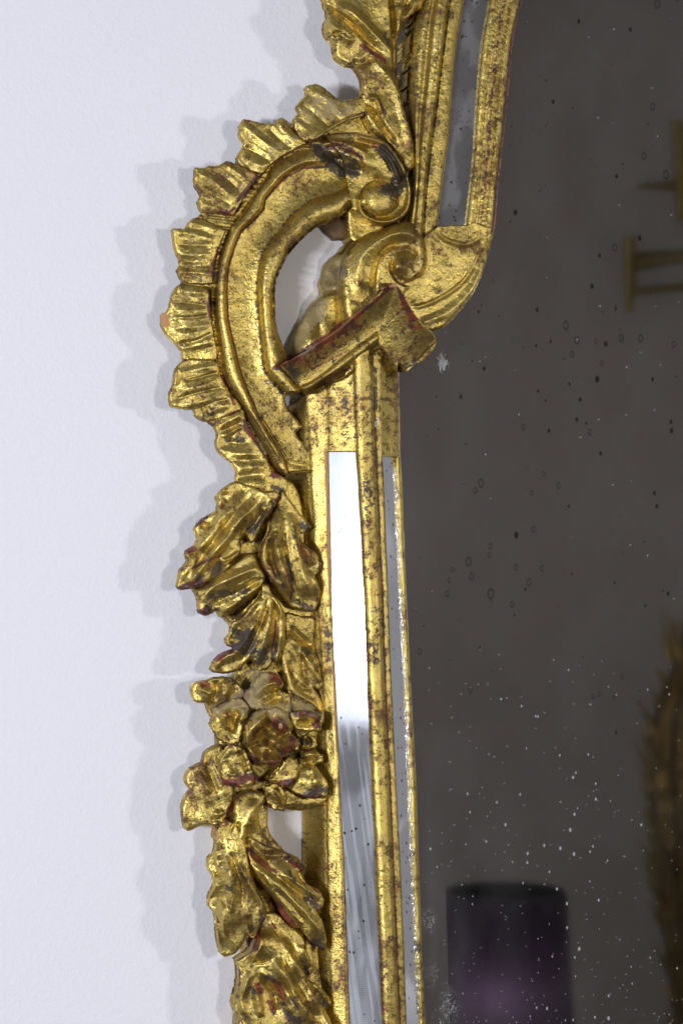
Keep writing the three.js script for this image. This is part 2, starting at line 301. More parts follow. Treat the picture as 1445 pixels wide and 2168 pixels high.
{
  const cols = [];
  const col = (f, z, k, wx = 1, wz = 1) => cols.push((y) => { const zz = typeof z === 'function' ? z(y) : z; return at(f(y) + wobble(y, k, 1.6 * wx), y, zz + wobble(y, k + 40, 0.5 * wz)); });
  const mix = (a, b, t, d = 0) => (y) => lerp(a(y), b(y), t) + d;
  const sunkA = (y) => sm(PANE_A - 1.5, PANE_A + 1.5, y), sunkB = (y) => sm(PANE_B - 1.5, PANE_B + 1.5, y);
  const inset = (y) => sm(880, 830, y);
  col((y) => L0(y) - lerp(52, 8, inset(y)), 1, 0, 0, 0);
  col((y) => L0(y) - lerp(46, 7, inset(y)), 6, 0, 0.5, 0);
  col((y) => L0(y) - lerp(12, 5, inset(y)), 22, 1, 0.5, 0.5);
  col((y) => L0(y) - 1.5, 23.8, 2);
  col((y) => L0(y) + 1, 25.2, 2);
  for (const [t, z] of [[0.18, 26.3], [0.36, 27.4], [0.54, 28.5], [0.7, 29.45]]) col(mix(L0, L1, t), z, 3 + t);
  col(mix(L0, L1, 0.8), 30.0, 5);
  col(mix(L0, L1, 0.84), (y) => lerp(30.0, 29.7, sunkA(y)), 5);
  col(mix(L0, L1, 0.99), (y) => lerp(31.0, 29.0, sunkA(y)), 6, 0.4);
  for (const t of [0.06, 0.3, 0.6, 0.94]) col(mix(L1, L2, t), (y) => lerp(lerp(31.8, 40.5, t), lerp(28.4, 37.0, t), sunkA(y)) + (1 - sunkA(y)) * 0.5 * Math.sin(t * 9), 7 + t, 0.5);
  col(mix(L1, L2, 1.0), (y) => lerp(40.6, 39.2, sunkA(y)), 8);
  col(mix(L2, L3, 0.03), 41.6, 8);
  for (const [t, z] of [[0.15, 43.2], [0.35, 44.4], [0.55, 44.8], [0.75, 44.3], [0.9, 43.0]]) col(mix(L2, L3, t), z, 9 + t);
  col(L3, 40.6, 11);
  col(mix(L3, L4, 0.25), 39.4, 12);
  col(mix(L3, L4, 0.6), 39.8, 12);
  col(mix(L3, L4, 0.95), (y) => lerp(39.0, 38.6, sunkB(y)), 13, 0.5);
  for (const t of [0.05, 0.5, 0.95]) col(mix(L4, L5, t), (y) => lerp(lerp(38.4, 31, t), lerp(36.4, 27.6, t), sunkB(y)), 14 + t, 0.4);
  col(mix(L5, L6, 0.05), (y) => lerp(31.2, 29.4, sunkB(y)), 15);
  col(mix(L5, L6, 0.35), 29.8, 16);
  col(mix(L5, L6, 0.75), 28.6, 17);
  col(L6, 26, 18);
  col((y) => L6(y) + 0.5, 22.5, 18);
  col((y) => L6(y) - 3, 18, 18);
  loft(frame, 'lower_stile', rowsIn(742, 2240, 4, [PANE_A - 2, PANE_A - 1, PANE_A, PANE_A + 1, PANE_A + 2, PANE_B - 2, PANE_B - 1, PANE_B, PANE_B + 1, PANE_B + 2]), cols, gold);
}

// --- glass: old silvering, foxed and dusty
function glassMaps(w, h, mx0, my0, mw, mh, o) {           // spots in world millimetre places
  const color = new Uint8Array(w * h * 4), orm = new Uint8Array(w * h * 4), C = new Float32Array(w * h * 3).fill(0), R = new Float32Array(w * h), M = new Float32Array(w * h).fill(1);
  for (let y = 0; y < h; y++) for (let x = 0; x < w; x++) {
    const i = y * w + x, X = mx0 + (x + 0.5) / w * mw, Y = my0 + (y + 0.5) / h * mh, f = fbm(X * 60 + 3, Y * 35 + 8, 3), s = o.tint;
    const hz = o.film ? o.film(X, Y) : 0;
    for (let c = 0; c < 3; c++) C[i * 3 + c] = lerp(s[c] * (0.96 + 0.08 * f), o.filmColor?.[c] ?? 0.6, hz);
    R[i] = o.rough + hz * 0.04; M[i] = 1 - hz * 0.9;
  }
  const disc = (X, Y, r, fn) => { const px = (X - mx0) / mw * w, py = (Y - my0) / mh * h, rx = r / mw * w; for (let y = Math.floor(py - rx - 2); y <= py + rx + 2; y++) for (let x = Math.floor(px - rx - 2); x <= px + rx + 2; x++) if (x >= 0 && y >= 0 && x < w && y < h) { const d = Math.hypot(x + 0.5 - px, y + 0.5 - py) / rx; fn(y * w + x, d); } };
  const blend = (i, k, c, r, m) => { k = Math.min(1, Math.max(0, k)); for (let q = 0; q < 3; q++) C[i * 3 + q] = lerp(C[i * 3 + q], c[q], k); R[i] = lerp(R[i], r, k); M[i] = lerp(M[i], m, k); };
  for (const [X, Y, r, kind] of o.spots) {
    if (kind === 'dark') disc(X, Y, r, (i, d) => blend(i, 1 - sm(0.5, 1.1, d), [0.22, 0.21, 0.2], 0.06, 1));
    if (kind === 'ring') disc(X, Y, r, (i, d) => blend(i, 0.6 * (1 - sm(0.8, 1.2, d)) * sm(0.3, 0.8, d), [0.2, 0.2, 0.2], 0.06, 1));
    if (kind === 'dust') disc(X, Y, r, (i, d) => blend(i, 1 - sm(0.5, 1.05, d), [0.34, 0.36, 0.39], 0.06, 0));
  }
  o.more?.(disc, blend);
  for (let i = 0; i < w * h; i++) {
    for (let c = 0; c < 3; c++) color[i * 4 + c] = Math.round(255 * (C[i * 3 + c] <= 0.0031308 ? C[i * 3 + c] * 12.92 : 1.055 * Math.pow(C[i * 3 + c], 1 / 2.4) - 0.055)); color[i * 4 + 3] = 255;
    orm[i * 4] = 255; orm[i * 4 + 1] = Math.round(255 * Math.min(1, R[i])); orm[i * 4 + 2] = Math.round(255 * M[i]); orm[i * 4 + 3] = 255;
  }
  const m = new THREE.MeshStandardMaterial({ map: dataTex(color, w, h, true), roughnessMap: dataTex(orm, w, h), roughness: 1, metalness: 1 }); m.metalnessMap = m.roughnessMap;
  return m;
}
const P2 = (px, py, z = GLASS_Z) => at(px, py, z);
const spots = [];
for (const [x, y, r, k] of [[835 + 236, 152, 6, 'ring'], [1390, 9, 7, 'ring'], [1224, 45, 4, 'dark'], [1333, 62, 4, 'dark'], [1380, 226, 6, 'ring'], [1362, 330, 6, 'ring'], [1408, 370, 7, 'ring'], [1304, 373, 4, 'dark'], [1170, 215, 4, 'dark'], [1090, 450, 5, 'dark'], [1300, 524, 6, 'ring'], [1353, 504, 5, 'dark'], [1268, 541, 4, 'dark'], [1252, 606, 5, 'dark'], [1136, 656, 4, 'dark'], [1197, 689, 7, 'ring'], [1220, 721, 6, 'ring'], [1314, 715, 6, 'ring'], [1355, 716, 6, 'ring'], [1260, 723, 4, 'ring'], [1281, 728, 5, 'dark'], [1425, 729, 5, 'ring'], [1134, 732, 3, 'dark'], [1210, 750, 5, 'ring'], [1273, 769, 4, 'ring'], [1263, 803, 6, 'dark'], [1380, 803, 4, 'dark'], [1024, 780, 4, 'dark'], [975, 840, 4, 'dark'], [1204, 813, 3, 'dark'], [1138, 828, 3, 'dark'], [1227, 846, 4, 'dark'], [1107, 904, 5, 'ring'], [1220, 888, 4, 'dark'], [1247, 915, 5, 'ring'], [1240, 896, 3, 'dark'], [1419, 893, 4, 'dark'], [1420, 912, 5, 'dark'], [1161, 912, 4, 'dark'], [1270, 960, 4, 'dark'], [1018, 1023, 7, 'ring'], [1005, 1038, 5, 'ring'], [1151, 1003, 4, 'ring'], [1181, 1028, 5, 'ring'], [1125, 1044, 4, 'ring'], [1384, 1044, 4, 'dark'], [1203, 1072, 3, 'dark'], [1389, 1072, 4, 'dark'], [1129, 1121, 5, 'ring'], [1092, 1133, 6, 'dark'], [1037, 1156, 5, 'ring'], [1035, 1175, 4, 'ring'], [991, 1189, 7, 'ring'], [957, 1206, 4, 'ring'], [998, 1220, 6, 'ring'], [950, 1229, 4, 'ring'], [1091, 1201, 5, 'ring'], [1146, 1203, 5, 'ring'], [1119, 1233, 6, 'ring'], [1038, 1257, 8, 'ring'], [946, 1257, 5, 'ring'], [1083, 1280, 5, 'ring'], [1413, 1257, 4, 'dark'], [888, 1379, 5, 'ring'], [995, 1461, 5, 'ring'], [1255, 1475, 4, 'ring'], [1268, 1470, 4, 'ring'], [1352, 1489, 4, 'ring'], [1298, 1475, 3, 'ring'], [1315, 1433, 4, 'ring'], [1365, 1282, 3, 'dark'], [1303, 1551, 3, 'dark']]) { const p = P2(x, y); spots.push([p[0], p[1], r * 0.0003 * 0.95, k]); }
for (let i = 0; i < 80; i++) { const x = lerp(880, 1445, rnd()), y = lerp(0, 1500, rnd()), p = P2(x, y); spots.push([p[0], p[1], (1.2 + 2.2 * rnd() * rnd()) * 0.0003, rnd() < 0.7 ? 'dark' : 'ring']); }
for (let i = 0; i < 300; i++) { const y = 2168 - 760 * Math.pow(rnd(), 1.5), x = lerp(900, 1445, rnd()), p = P2(x, y); spots.push([p[0], p[1], (0.7 + 1.5 * Math.pow(rnd(), 9)) * 0.0003, 'dust']); }
for (const [x, y, r] of [[1212, 1646, 4], [1218, 1636, 3], [1260, 1659, 3], [1260, 1692, 4], [1100, 1682, 3], [1215, 1724, 4], [1069, 1746, 4], [1206, 1757, 5], [1151, 1790, 4], [1185, 1796, 4.5], [1214, 1808, 4.5], [1116, 1807, 4], [1115, 1826, 3.5], [1248, 1803, 3], [1254, 1792, 3], [1162, 1846, 3], [1178, 1882, 4], [1199, 1913, 4], [1266, 1906, 3.5], [1225, 2009, 5], [1216, 2027, 3], [1157, 2135, 4], [1287, 2156, 5], [1168, 2025, 2.5], [1060, 1480, 3], [1133, 1516, 3], [1103, 1495, 3], [1138, 1517, 3], [1184, 1599, 3], [1244, 1597, 3], [1432, 2050, 3]]) { const p = P2(x, y); spots.push([p[0], p[1], r * 0.0003 * 0.62, 'dust']); }
for (let i = 0; i < 120; i++) { const x = lerp(850, 1445, rnd()), y = lerp(-20, 2168, rnd()), p = P2(x, y); spots.push([p[0], p[1], (0.7 + 0.6 * rnd()) * 0.0003, rnd() < 0.6 ? 'dust' : 'dark']); }
{
  const c0 = P2(790, 2260), c1 = P2(1490, -90), w = 1024, h = 2048;
  const glassMat = glassMaps(w, h, c0[0], c0[1], c1[0] - c0[0], c1[1] - c0[1], {
    tint: [0.80, 0.795, 0.77], rough: 0.03, spots, filmColor: [0.46, 0.49, 0.58],
    film: (X, Y) => 0.004 + 0.010 * sm(0.3, 0.8, fbm(X * 40, Y * 25 + 3, 3)) + 0.035 * sm(0.3, 0.8, fbm(X * 45 + 9, Y * 14 + 5, 3)) * sm(-0.12, -0.24, Y) * sm(0.13, 0.06, X),
    more: (disc, blend) => {
      const flake = P2(936, 767); disc(flake[0], flake[1], 0.0056, (i, d) => { const x = i % w, y = Math.floor(i / w), q = d + 0.9 * (fbm(x / 5, y / 7, 2) - 0.5); blend(i, (1 - sm(0.5, 0.62, q)) * (0.25 + 0.5 * vnoise(x / 1.7, y / 1.7)), [0.30, 0.335, 0.34], 0.06, 0); });
      for (const [x, y, r, s] of [[905, 1950, 22, 0.4], [912, 2062, 26, 0.14], [950, 2130, 30, 0.28]]) { const p = P2(x, y); disc(p[0], p[1], r * 0.0003, (i, d) => { const X = i % w, Y = Math.floor(i / w); blend(i, s * (1 - sm(0.3, 1, d)) * sm(0.55, 0.72, vnoise(X / 2.6 + Y / 5, Y / 2.2)), [0.30, 0.34, 0.44], 0.06, 0); }); }
    },
  });
  glassMat.name = 'old_silvered_glass';
  const pane = (name, quad, label) => {                   // a pane with thickness, corners given in the world
    const pos = [], uv = [], tri = []; const back = quad.map((p) => [p[0], p[1], p[2] - 0.004]);
    for (const p of [...quad, ...back]) { pos.push(...p); uv.push((p[0] - c0[0]) / (c1[0] - c0[0]), (p[1] - c0[1]) / (c1[1] - c0[1])); }
    tri.push(0, 1, 2, 0, 2, 3, 4, 6, 5, 4, 7, 6); for (let k = 0; k < 4; k++) { const a = k, b = (k + 1) % 4; tri.push(a, a + 4, b, b, a + 4, b + 4); }
    let g = new THREE.BufferGeometry(); g.setAttribute('position', new THREE.Float32BufferAttribute(pos, 3)); g.setAttribute('uv', new THREE.Float32BufferAttribute(uv, 2)); g.setIndex(tri); g = g.toNonIndexed(); g.computeVertexNormals();
    return mesh(frame, name, g, glassMat, label);
  };
  const b0 = at(906, 700, GLASS_Z), b1 = at(954, 2250, GLASS_Z), e0 = at(806, 700, GLASS_Z - 0.35), e1 = at(866, 2250, GLASS_Z - 0.35);
  const r0 = at(1490, -90, GLASS_Z), r1 = at(1490, 2250, GLASS_Z), t0 = at(840, -90, GLASS_Z), m0 = at(806, 700, GLASS_Z);
  pane('mirror_glass', [b0, b1, [r1[0] + 0.3, r1[1], r1[2]], [r1[0] + 0.3, b0[1], r1[2]]].map((p) => [...p]), 'large dark old mirror glass with foxing spots and dust');
  pane('mirror_glass', [[t0[0], t0[1], r0[2]], [t0[0], b0[1], r0[2]], [r1[0] + 0.3, b0[1], r0[2]], [r1[0] + 0.3, t0[1], r0[2]]]);
  pane('mirror_bevel', [e0, e1, b1, b0]);
}
// strip panes let into the stiles
{
  const spotsIn = (n, f0, f1, y0, y1, z, r) => { const a = []; for (let i = 0; i < n; i++) { const y = lerp(y0, y1, rnd()), x = lerp(f0(y), f1(y), 0.08 + 0.84 * rnd()), p = at(x, y, z); a.push([p[0], p[1], r * (0.5 + rnd()) * 0.0003, 'dark']); } return a; };
  const strip = (name, fa, fb, za, zb, y0, y1, mat, box) => {
    const cols = [0, 1 / 3, 2 / 3, 1].map((t) => (y) => at(lerp(fa(y), fb(y), t), y, lerp(za, zb, t))), pos = [], uv = [], tri = [], rows = rowsIn(y0, y1, 40, [y1]);
    rows.forEach((y) => cols.forEach((c) => { const p = c(y); pos.push(...p); uv.push((p[0] - box[0]) / box[2], (p[1] - box[1]) / box[3]); }));
    for (let j = 0; j + 1 < rows.length; j++) for (let i = 0; i < 3; i++) { const a = j * 4 + i; tri.push(a, a + 4, a + 1, a + 1, a + 4, a + 5); }
    const g = new THREE.BufferGeometry(); g.setAttribute('position', new THREE.Float32BufferAttribute(pos, 3)); g.setAttribute('uv', new THREE.Float32BufferAttribute(uv, 2)); g.setIndex(tri); g.computeVertexNormals();
    return mesh(frame, name, g, mat);
  };
  const boxOf = (pts) => { const xs = pts.map((p) => p[0]), ys = pts.map((p) => p[1]), x = Math.min(...xs), y = Math.min(...ys); return [x, y, Math.max(...xs) - x, Math.max(...ys) - y]; };
  const bA = boxOf([at(690, PANE_A, 33), at(690, 2240, 33), at(815, PANE_A, 33), at(815, 2240, 33)]);
  const matA = glassMaps(256, 2048, ...bA, { tint: [0.84, 0.85, 0.87], rough: 0.035, spots: spotsIn(40, L1, L2, 960, 2200, 33, 2), filmColor: [0.62, 0.66, 0.76],
    film: (X, Y) => { const st = vnoise(X * 700 + Y * 90, Y * 30), wv = 0.5 + 0.5 * Math.sin(Y * 5200 + 6 * fbm(X * 300, Y * 80, 2)), p = fbm(X * 90 + 5, Y * 26, 3); return Math.min(0.75, 0.13 + 0.30 * sm(0.42, 0.68, p) * (0.55 + 0.45 * st) + 0.16 * sm(0.5, 0.75, st) + 0.12 * wv * sm(0.5, 0.62, fbm(X * 120, Y * 18 + 40, 2))); } });
  matA.bumpMap = dataTex(tileNoise(256, [[4, 1], [9, 0.3]], 5), 256, 256); matA.bumpMap.repeat.set(bA[2] / 0.03, bA[3] / 0.03); matA.bumpScale = 0.000004;
  strip('glass_strip', L1, L2, 29.6, 38.4, PANE_A - 3, 2240, matA, bA);
  const bB = boxOf([at(800, PANE_B, 33), at(800, 2240, 33), at(900, PANE_B, 33), at(900, 2240, 33)]);
  const matB = glassMaps(256, 2048, ...bB, { tint: [0.8, 0.8, 0.8], rough: 0.05, spots: spotsIn(80, L4, L5, 970, 2200, 32, 1.8), filmColor: [0.55, 0.56, 0.58], film: (X, Y) => 0.05 + 0.06 * sm(0.5, 0.7, fbm(X * 80, Y * 30, 3)) });
  strip('glass_strip', L4, (y) => L5(y) - 8.5, 38.0, 31.6, PANE_B - 3, 2240, matB, bB);
  // ground bevel along the strip, chipped and glittering
  const chip = new THREE.MeshStandardMaterial({ color: new THREE.Color(0.86, 0.88, 0.92), roughness: 0.16, metalness: 1, bumpMap: dataTex(tileNoise(512, [[11, 1], [37, 1], [90, 0.8]], 21), 512, 512), bumpScale: 0.0012 });
  chip.bumpMap.repeat.set(bB[2] / 0.03, bB[3] / 0.09);
  strip('glass_bevel', (y) => L5(y) - 8.5, (y) => L5(y) + 1, 31.6, 28.6, PANE_B + 20, 2240, chip, bB);
}

// --- upper stile with its pane
const ZB = zoom(620, 240, 3.284), ZC = zoom(620, 0, 2.89), ZA = zoom(340, 220, 3.44), ZD = zoom(560, 580, 3.6125), Z1 = zoom(340, 440, 4.817), Z2 = zoom(340, 720, 4.014), Z3 = zoom(360, 980, 4.014), Z4 = zoom(400, 1220, 4.516), Z5 = zoom(370, 1420, 4.129), Z6 = zoom(400, 1680, 4.516), Z7 = zoom(420, 1868, 4.817);
const dz = (pts, z) => pts.map((p, i) => [p[0], p[1], Array.isArray(z) ? z[i] : z]);
{
  const A = [[905, -60], [890, 0], [874, 45], [864, 138], [860, 208], [866, 298], [872, 371], [864, 453], [845, 520]];
  const Rg = [[944, -60], [935, 0], [928, 87], [914, 208], [897, 311], [890, 400], [884, 470], [878, 520]];
  const Bo = [[962, -60], [954, 0], [940, 104], [921, 260], [915, 301], [906, 377], [901, 438], [898, 500]];
  const PL = [[990, -60], [982, 0], [966, 97], [956, 208], [949, 300], [938, 377], [926, 478]];
  const PR = [[1041, -60], [1035, 0], [1020, 87], [1008, 225], [1003, 311], [999, 360], [985, 476]];
  const PO = [[1062, -60], [1056, 0], [1041, 90], [1026, 225], [1021, 311], [1016, 372], [1006, 470]];
  const MO = [[1086, -60], [1080, 0], [1065, 90], [1051, 225], [1043, 311], [1037, 380], [1026, 480]];
  const E = [[1112, -60], [1104, 0], [1085, 87], [1074, 208], [1063, 311], [1054, 392], [1046, 484]];
  const out = [[905, -60, 1], [890, 0], [874, 45], [864, 138], [860, 208], [866, 298], [872, 371], [864, 453], [835, 510], [815, 560], [820, 640], [850, 690], [905, 702, 1], [930, 698], [973, 659], [1001, 621], [1031, 545], [1046, 484], [1054, 392], [1063, 311], [1074, 208], [1085, 87], [1104, 0], [1112, -60, 1]];
  relief(frame, 'upper_stile', {
    out, ctrl: [[900, 520, 41], [960, 540, 40], [860, 600, 40], [1000, 560, 38], [940, 640, 37], [1020, 500, 37], [900, 680, 36]], edge: [9, 4], back: 17, under: 0,
    bands: [
      { a: dz(A, 31), b: dz(Rg, 43), prof: (t) => 2.2 * Math.sin(Math.PI * t * 0.9) - 2.4 * Math.exp(-(((t - 0.62) / 0.12) ** 2)) },
      { a: dz(Rg, 43), b: dz(Bo, 39.4), prof: (t) => 1.6 * Math.sin(Math.PI * Math.min(1, t * 1.2)) - 1.6 * Math.exp(-(((t - 0.9) / 0.1) ** 2)) },
      { a: dz(Bo, 39.8), b: dz(PL, 36), prof: (t) => 0.9 * Math.sin(Math.PI * t) - 4.5 * sm(0.9, 1.0, t) },
      { a: dz(PL, 30), b: dz(PR, 30) },
      { a: dz(PR, 35.5), b: dz(PO, 38.2), prof: (t) => -5 * sm(0.12, 0, t) + 1.2 * Math.sin(Math.PI * t) },
      { a: dz(PO, 38.2), b: dz(MO, 39.4), prof: (t) => -0.9 * Math.exp(-(((t - 0.1) / 0.18) ** 2)) + 0.6 * Math.sin(Math.PI * t) },
      { a: dz(MO, 39.4), b: dz(E, 37.4), prof: (t) => -1.1 * Math.exp(-((t / 0.16) ** 2)) + 1.4 * Math.sin(Math.PI * Math.min(1, t * 1.1)) },
    ],
    st: [[6, -1.6, ZB([[990, 800], [1040, 860], [1110, 895], [1200, 912], [1290, 870], [1310, 820]])], [5, -1.5, ZB([[1330, 830], [1290, 980], [1180, 1170], [1010, 1290], [860, 1345], [800, 1340]])], [11, 1.7, ZB([[1390, 900], [1330, 1090], [1210, 1260], [1060, 1390], [920, 1450]]), 'full'], [22, -1.6, ZB([[1000, 960], [1080, 1080], [960, 1230]])]],
    rub: 0.5,
  });
  const bx = [at(925, 0, 33), at(1040, 500, 33)], matC = glassMaps(128, 512, bx[0][0], at(0, 500, 33)[1], bx[1][0] - bx[0][0], at(0, -70, 33)[1] - at(0, 500, 33)[1], { tint: [0.74, 0.745, 0.76], rough: 0.06, filmColor: [0.5, 0.5, 0.52], film: (X, Y) => 0.08 + 0.1 * sm(0.5, 0.7, fbm(X * 80, Y * 40, 3)),
    spots: [...Array(90)].map(() => { const y = lerp(-40, 470, rnd()), x = lerp(rail([[-60, 990], [208, 956], [478, 926]])(y), rail([[-60, 1041], [225, 1008], [476, 985]])(y), rnd()), p = at(x, y, 33); return [p[0], p[1], (1.0 + 2.0 * rnd() * rnd()) * 0.0003, 'dark']; }) });
  const q = [[...at(984, -60, 31.5)], [...at(919, 486, 31.5)], [...at(992, 486, 32.5)], [...at(1047, -60, 32.5)]], g0 = new THREE.BufferGeometry(), mid = [at(943, 300, 31.5), at(1009, 300, 32.5)];
  const vs = [q[0], q[3], mid[0], mid[1], q[1], q[2]];
  g0.setAttribute('position', new THREE.Float32BufferAttribute(vs.flat(), 3));
  g0.setAttribute('uv', new THREE.Float32BufferAttribute(vs.flatMap((p) => [(p[0] - bx[0][0]) / (bx[1][0] - bx[0][0]), (p[1] - at(0, 500, 33)[1]) / (at(0, -70, 33)[1] - at(0, 500, 33)[1])]), 2));
  g0.setIndex([0, 2, 1, 1, 2, 3, 2, 4, 3, 3, 4, 5]); g0.computeVertexNormals();
  mesh(frame, 'glass_strip', g0, matC);
  paint('red', 38, 11, 0.95, E.map((p) => [p[0] - 3, p[1]]));
  paint('red', 38, 16, 0.55, PO.map((p) => [p[0] + 10, p[1]]));
  paint('dark', 40, 5, 0.6, Bo); paint('red', 40, 5, 0.35, Bo);
}

// --- the scroll: a channelled C with a curled head
{
  const O = [[690, 290], [660, 300], [607, 325], [570, 351], [553, 376], [527, 411], [503, 450], [480, 486], [463, 530], [454, 570], [449, 610], [448, 650], [453, 700], [460, 745], [468, 790], [484, 826], [509, 866], [530, 908], [557, 957], [579, 997], [600, 1012]];
  const R = [[722, 330], [689, 351], [645, 354], [607, 374], [581, 400], [563, 422], [560, 441], [538, 467], [512, 489], [498, 523], [487, 556], [483, 590], [482, 630], [485, 679], [496, 725], [511, 785], [524, 822], [542, 862], [560, 899], [580, 932], [600, 962], [612, 1000]];
  const G = [[735, 395], [712, 406], [660, 421], [619, 453], [587, 490], [561, 525], [549, 554], [543, 598], [544, 637], [548, 689], [552, 731], [559, 785], [572, 804], [599, 832]];
  const I = [[745, 438], [718, 461], [677, 476], [642, 505], [619, 528], [602, 556], [589, 584], [582, 616], [582, 650], [585, 689], [595, 722], [604, 745], [612, 775], [632, 808], [648, 828]];
  const G2 = [...G.slice(0, -1), [596, 834], [604, 850], [641, 905], [640, 920], [662, 955], [682, 992]];
  const out = [[655, 301], [696, 286], [742, 280], [778, 286], [815, 301], [846, 338], [864, 377], [870, 412], [864, 447], [845, 466], [803, 478], [772, 468], [752, 450], [738, 445], [718, 461], [677, 476], [642, 505], [619, 528], [602, 556], [589, 584], [582, 616], [582, 650], [585, 689], [595, 722], [604, 745], [612, 775], [632, 806], [648, 820, 1], [640, 832, 1], [606, 836], [603, 846], [641, 905, 1], [625, 917, 1], [650, 952], [673, 988, 1], [652, 1000], [612, 1004], [602, 1013], [579, 999], [557, 957], [530, 908], [509, 866], [484, 826], [468, 790], [460, 745], [453, 700], [448, 650], [449, 610], [454, 570], [463, 530], [480, 486], [503, 450], [527, 411], [553, 376], [570, 351], [607, 325]];
  relief(frame, 'scroll', {
    out, edge: [7, 2.6], th: 14, under: 4, seed: 3.3,
    ctrl: [[760, 320, 39], [800, 330, 39], [840, 400, 36], [800, 420, 34], [770, 400, 34], [730, 380, 33], [860, 430, 35], [800, 470, 37], [640, 950, 29], [600, 900, 29], [620, 840, 27], [660, 985, 30]],
    bands: [
      { a: dz(O, 25.5), b: dz(R, 24.6), prof: (t, ta) => { const z = sm(0, 0.16, ta); return (t < 0.74 ? 7.6 * Math.pow(Math.sin(Math.PI / 2 * t / 0.74), 1.2) : 7.6 * (1 - sm(0.74, 1, t))) * lerp(0.35, 1, z) - 3.2 * Math.exp(-(((t - 0.16) / 0.12) ** 2)) * sm(0.12, 0.25, ta) * sm(0.75, 0.6, ta); } },
      { a: dz(R, 24.6), b: dz(G2, 25.2), prof: (t) => -2.0 * Math.sin(Math.PI * t) },
      { a: dz(G, 25), b: dz(I, 26.5), prof: (t) => 6.8 * Math.pow(Math.sin(Math.PI * Math.min(1, 0.1 + t * 0.8)), 1.2) - 1.6 * Math.exp(-((t / 0.12) ** 2)) },
    ],
    st: [
      [8, 5.2, ZB([[470, 160], [640, 215], [735, 330], [790, 440], [812, 560], [780, 680], [690, 745], [570, 745], [480, 690], [462, 600]]), 'full'],
      [6, 4.0, ZB([[520, 230], [600, 250], [680, 330], [720, 420], [735, 470], [690, 500]])],
      [11, -3.2, ZB([[560, 440], [640, 490], [740, 480], [780, 420]])],
      [8, 3.0, ZB([[190, 215], [320, 200], [440, 240], [520, 290]])],
      [7, -2.6, ZB([[430, 190], [540, 220], [640, 290], [690, 400]])],
      [9, -3.0, ZB([[200, 275], [330, 340], [400, 390], [500, 390]])],
      [6, 1.6, Z2([[740, 560], [860, 730], [960, 900], [1060, 1060], [1080, 1110]])],
      [4, -1.4, Z2([[790, 570], [900, 740], [1000, 900], [1090, 1050]])],
    ],
    bumps: [[803, 420, 40, 38, 0, 12, 'ball'], [742, 330, 40, 18, 0.45, 5.5], [640, 985, 30, 8, 0.15, -1]],
    rub: 0.5,
  });
  paint('red', 28, 7, 0.8, R); paint('dark', 28, 5, 0.45, R);
  paint('dark', 27, 9, 0.55, G.slice(2)); paint('dark', 24, 9, 0.5, O.slice(6, 12).map((p) => [p[0] + 5, p[1]]));
  paint('dark', 40, 34, 1.0, ZB([[210, 230], [330, 340], [440, 390]])); paint('red', 40, 16, 0.7, ZB([[280, 215], [390, 250], [480, 330]]));
  paint('dark', 40, 26, 1.1, ZB([[620, 250], [700, 360], [740, 440]])); paint('red', 40, 9, 0.7, ZB([[560, 215], [660, 280], [740, 400]]));
  paint('dark', 44, 34, 1.0, ZB([[650, 530], [720, 540], [760, 500]])); paint('red', 44, 14, 0.5, ZB([[680, 600], [760, 620]]));
  paint('dark', 28, 10, 0.5, I.slice(3, 8).map((p) => [p[0] - 6, p[1]]));
  paint('dust', 38, 16, 0.6, ZB([[300, 160], [430, 150], [560, 190]]));
}
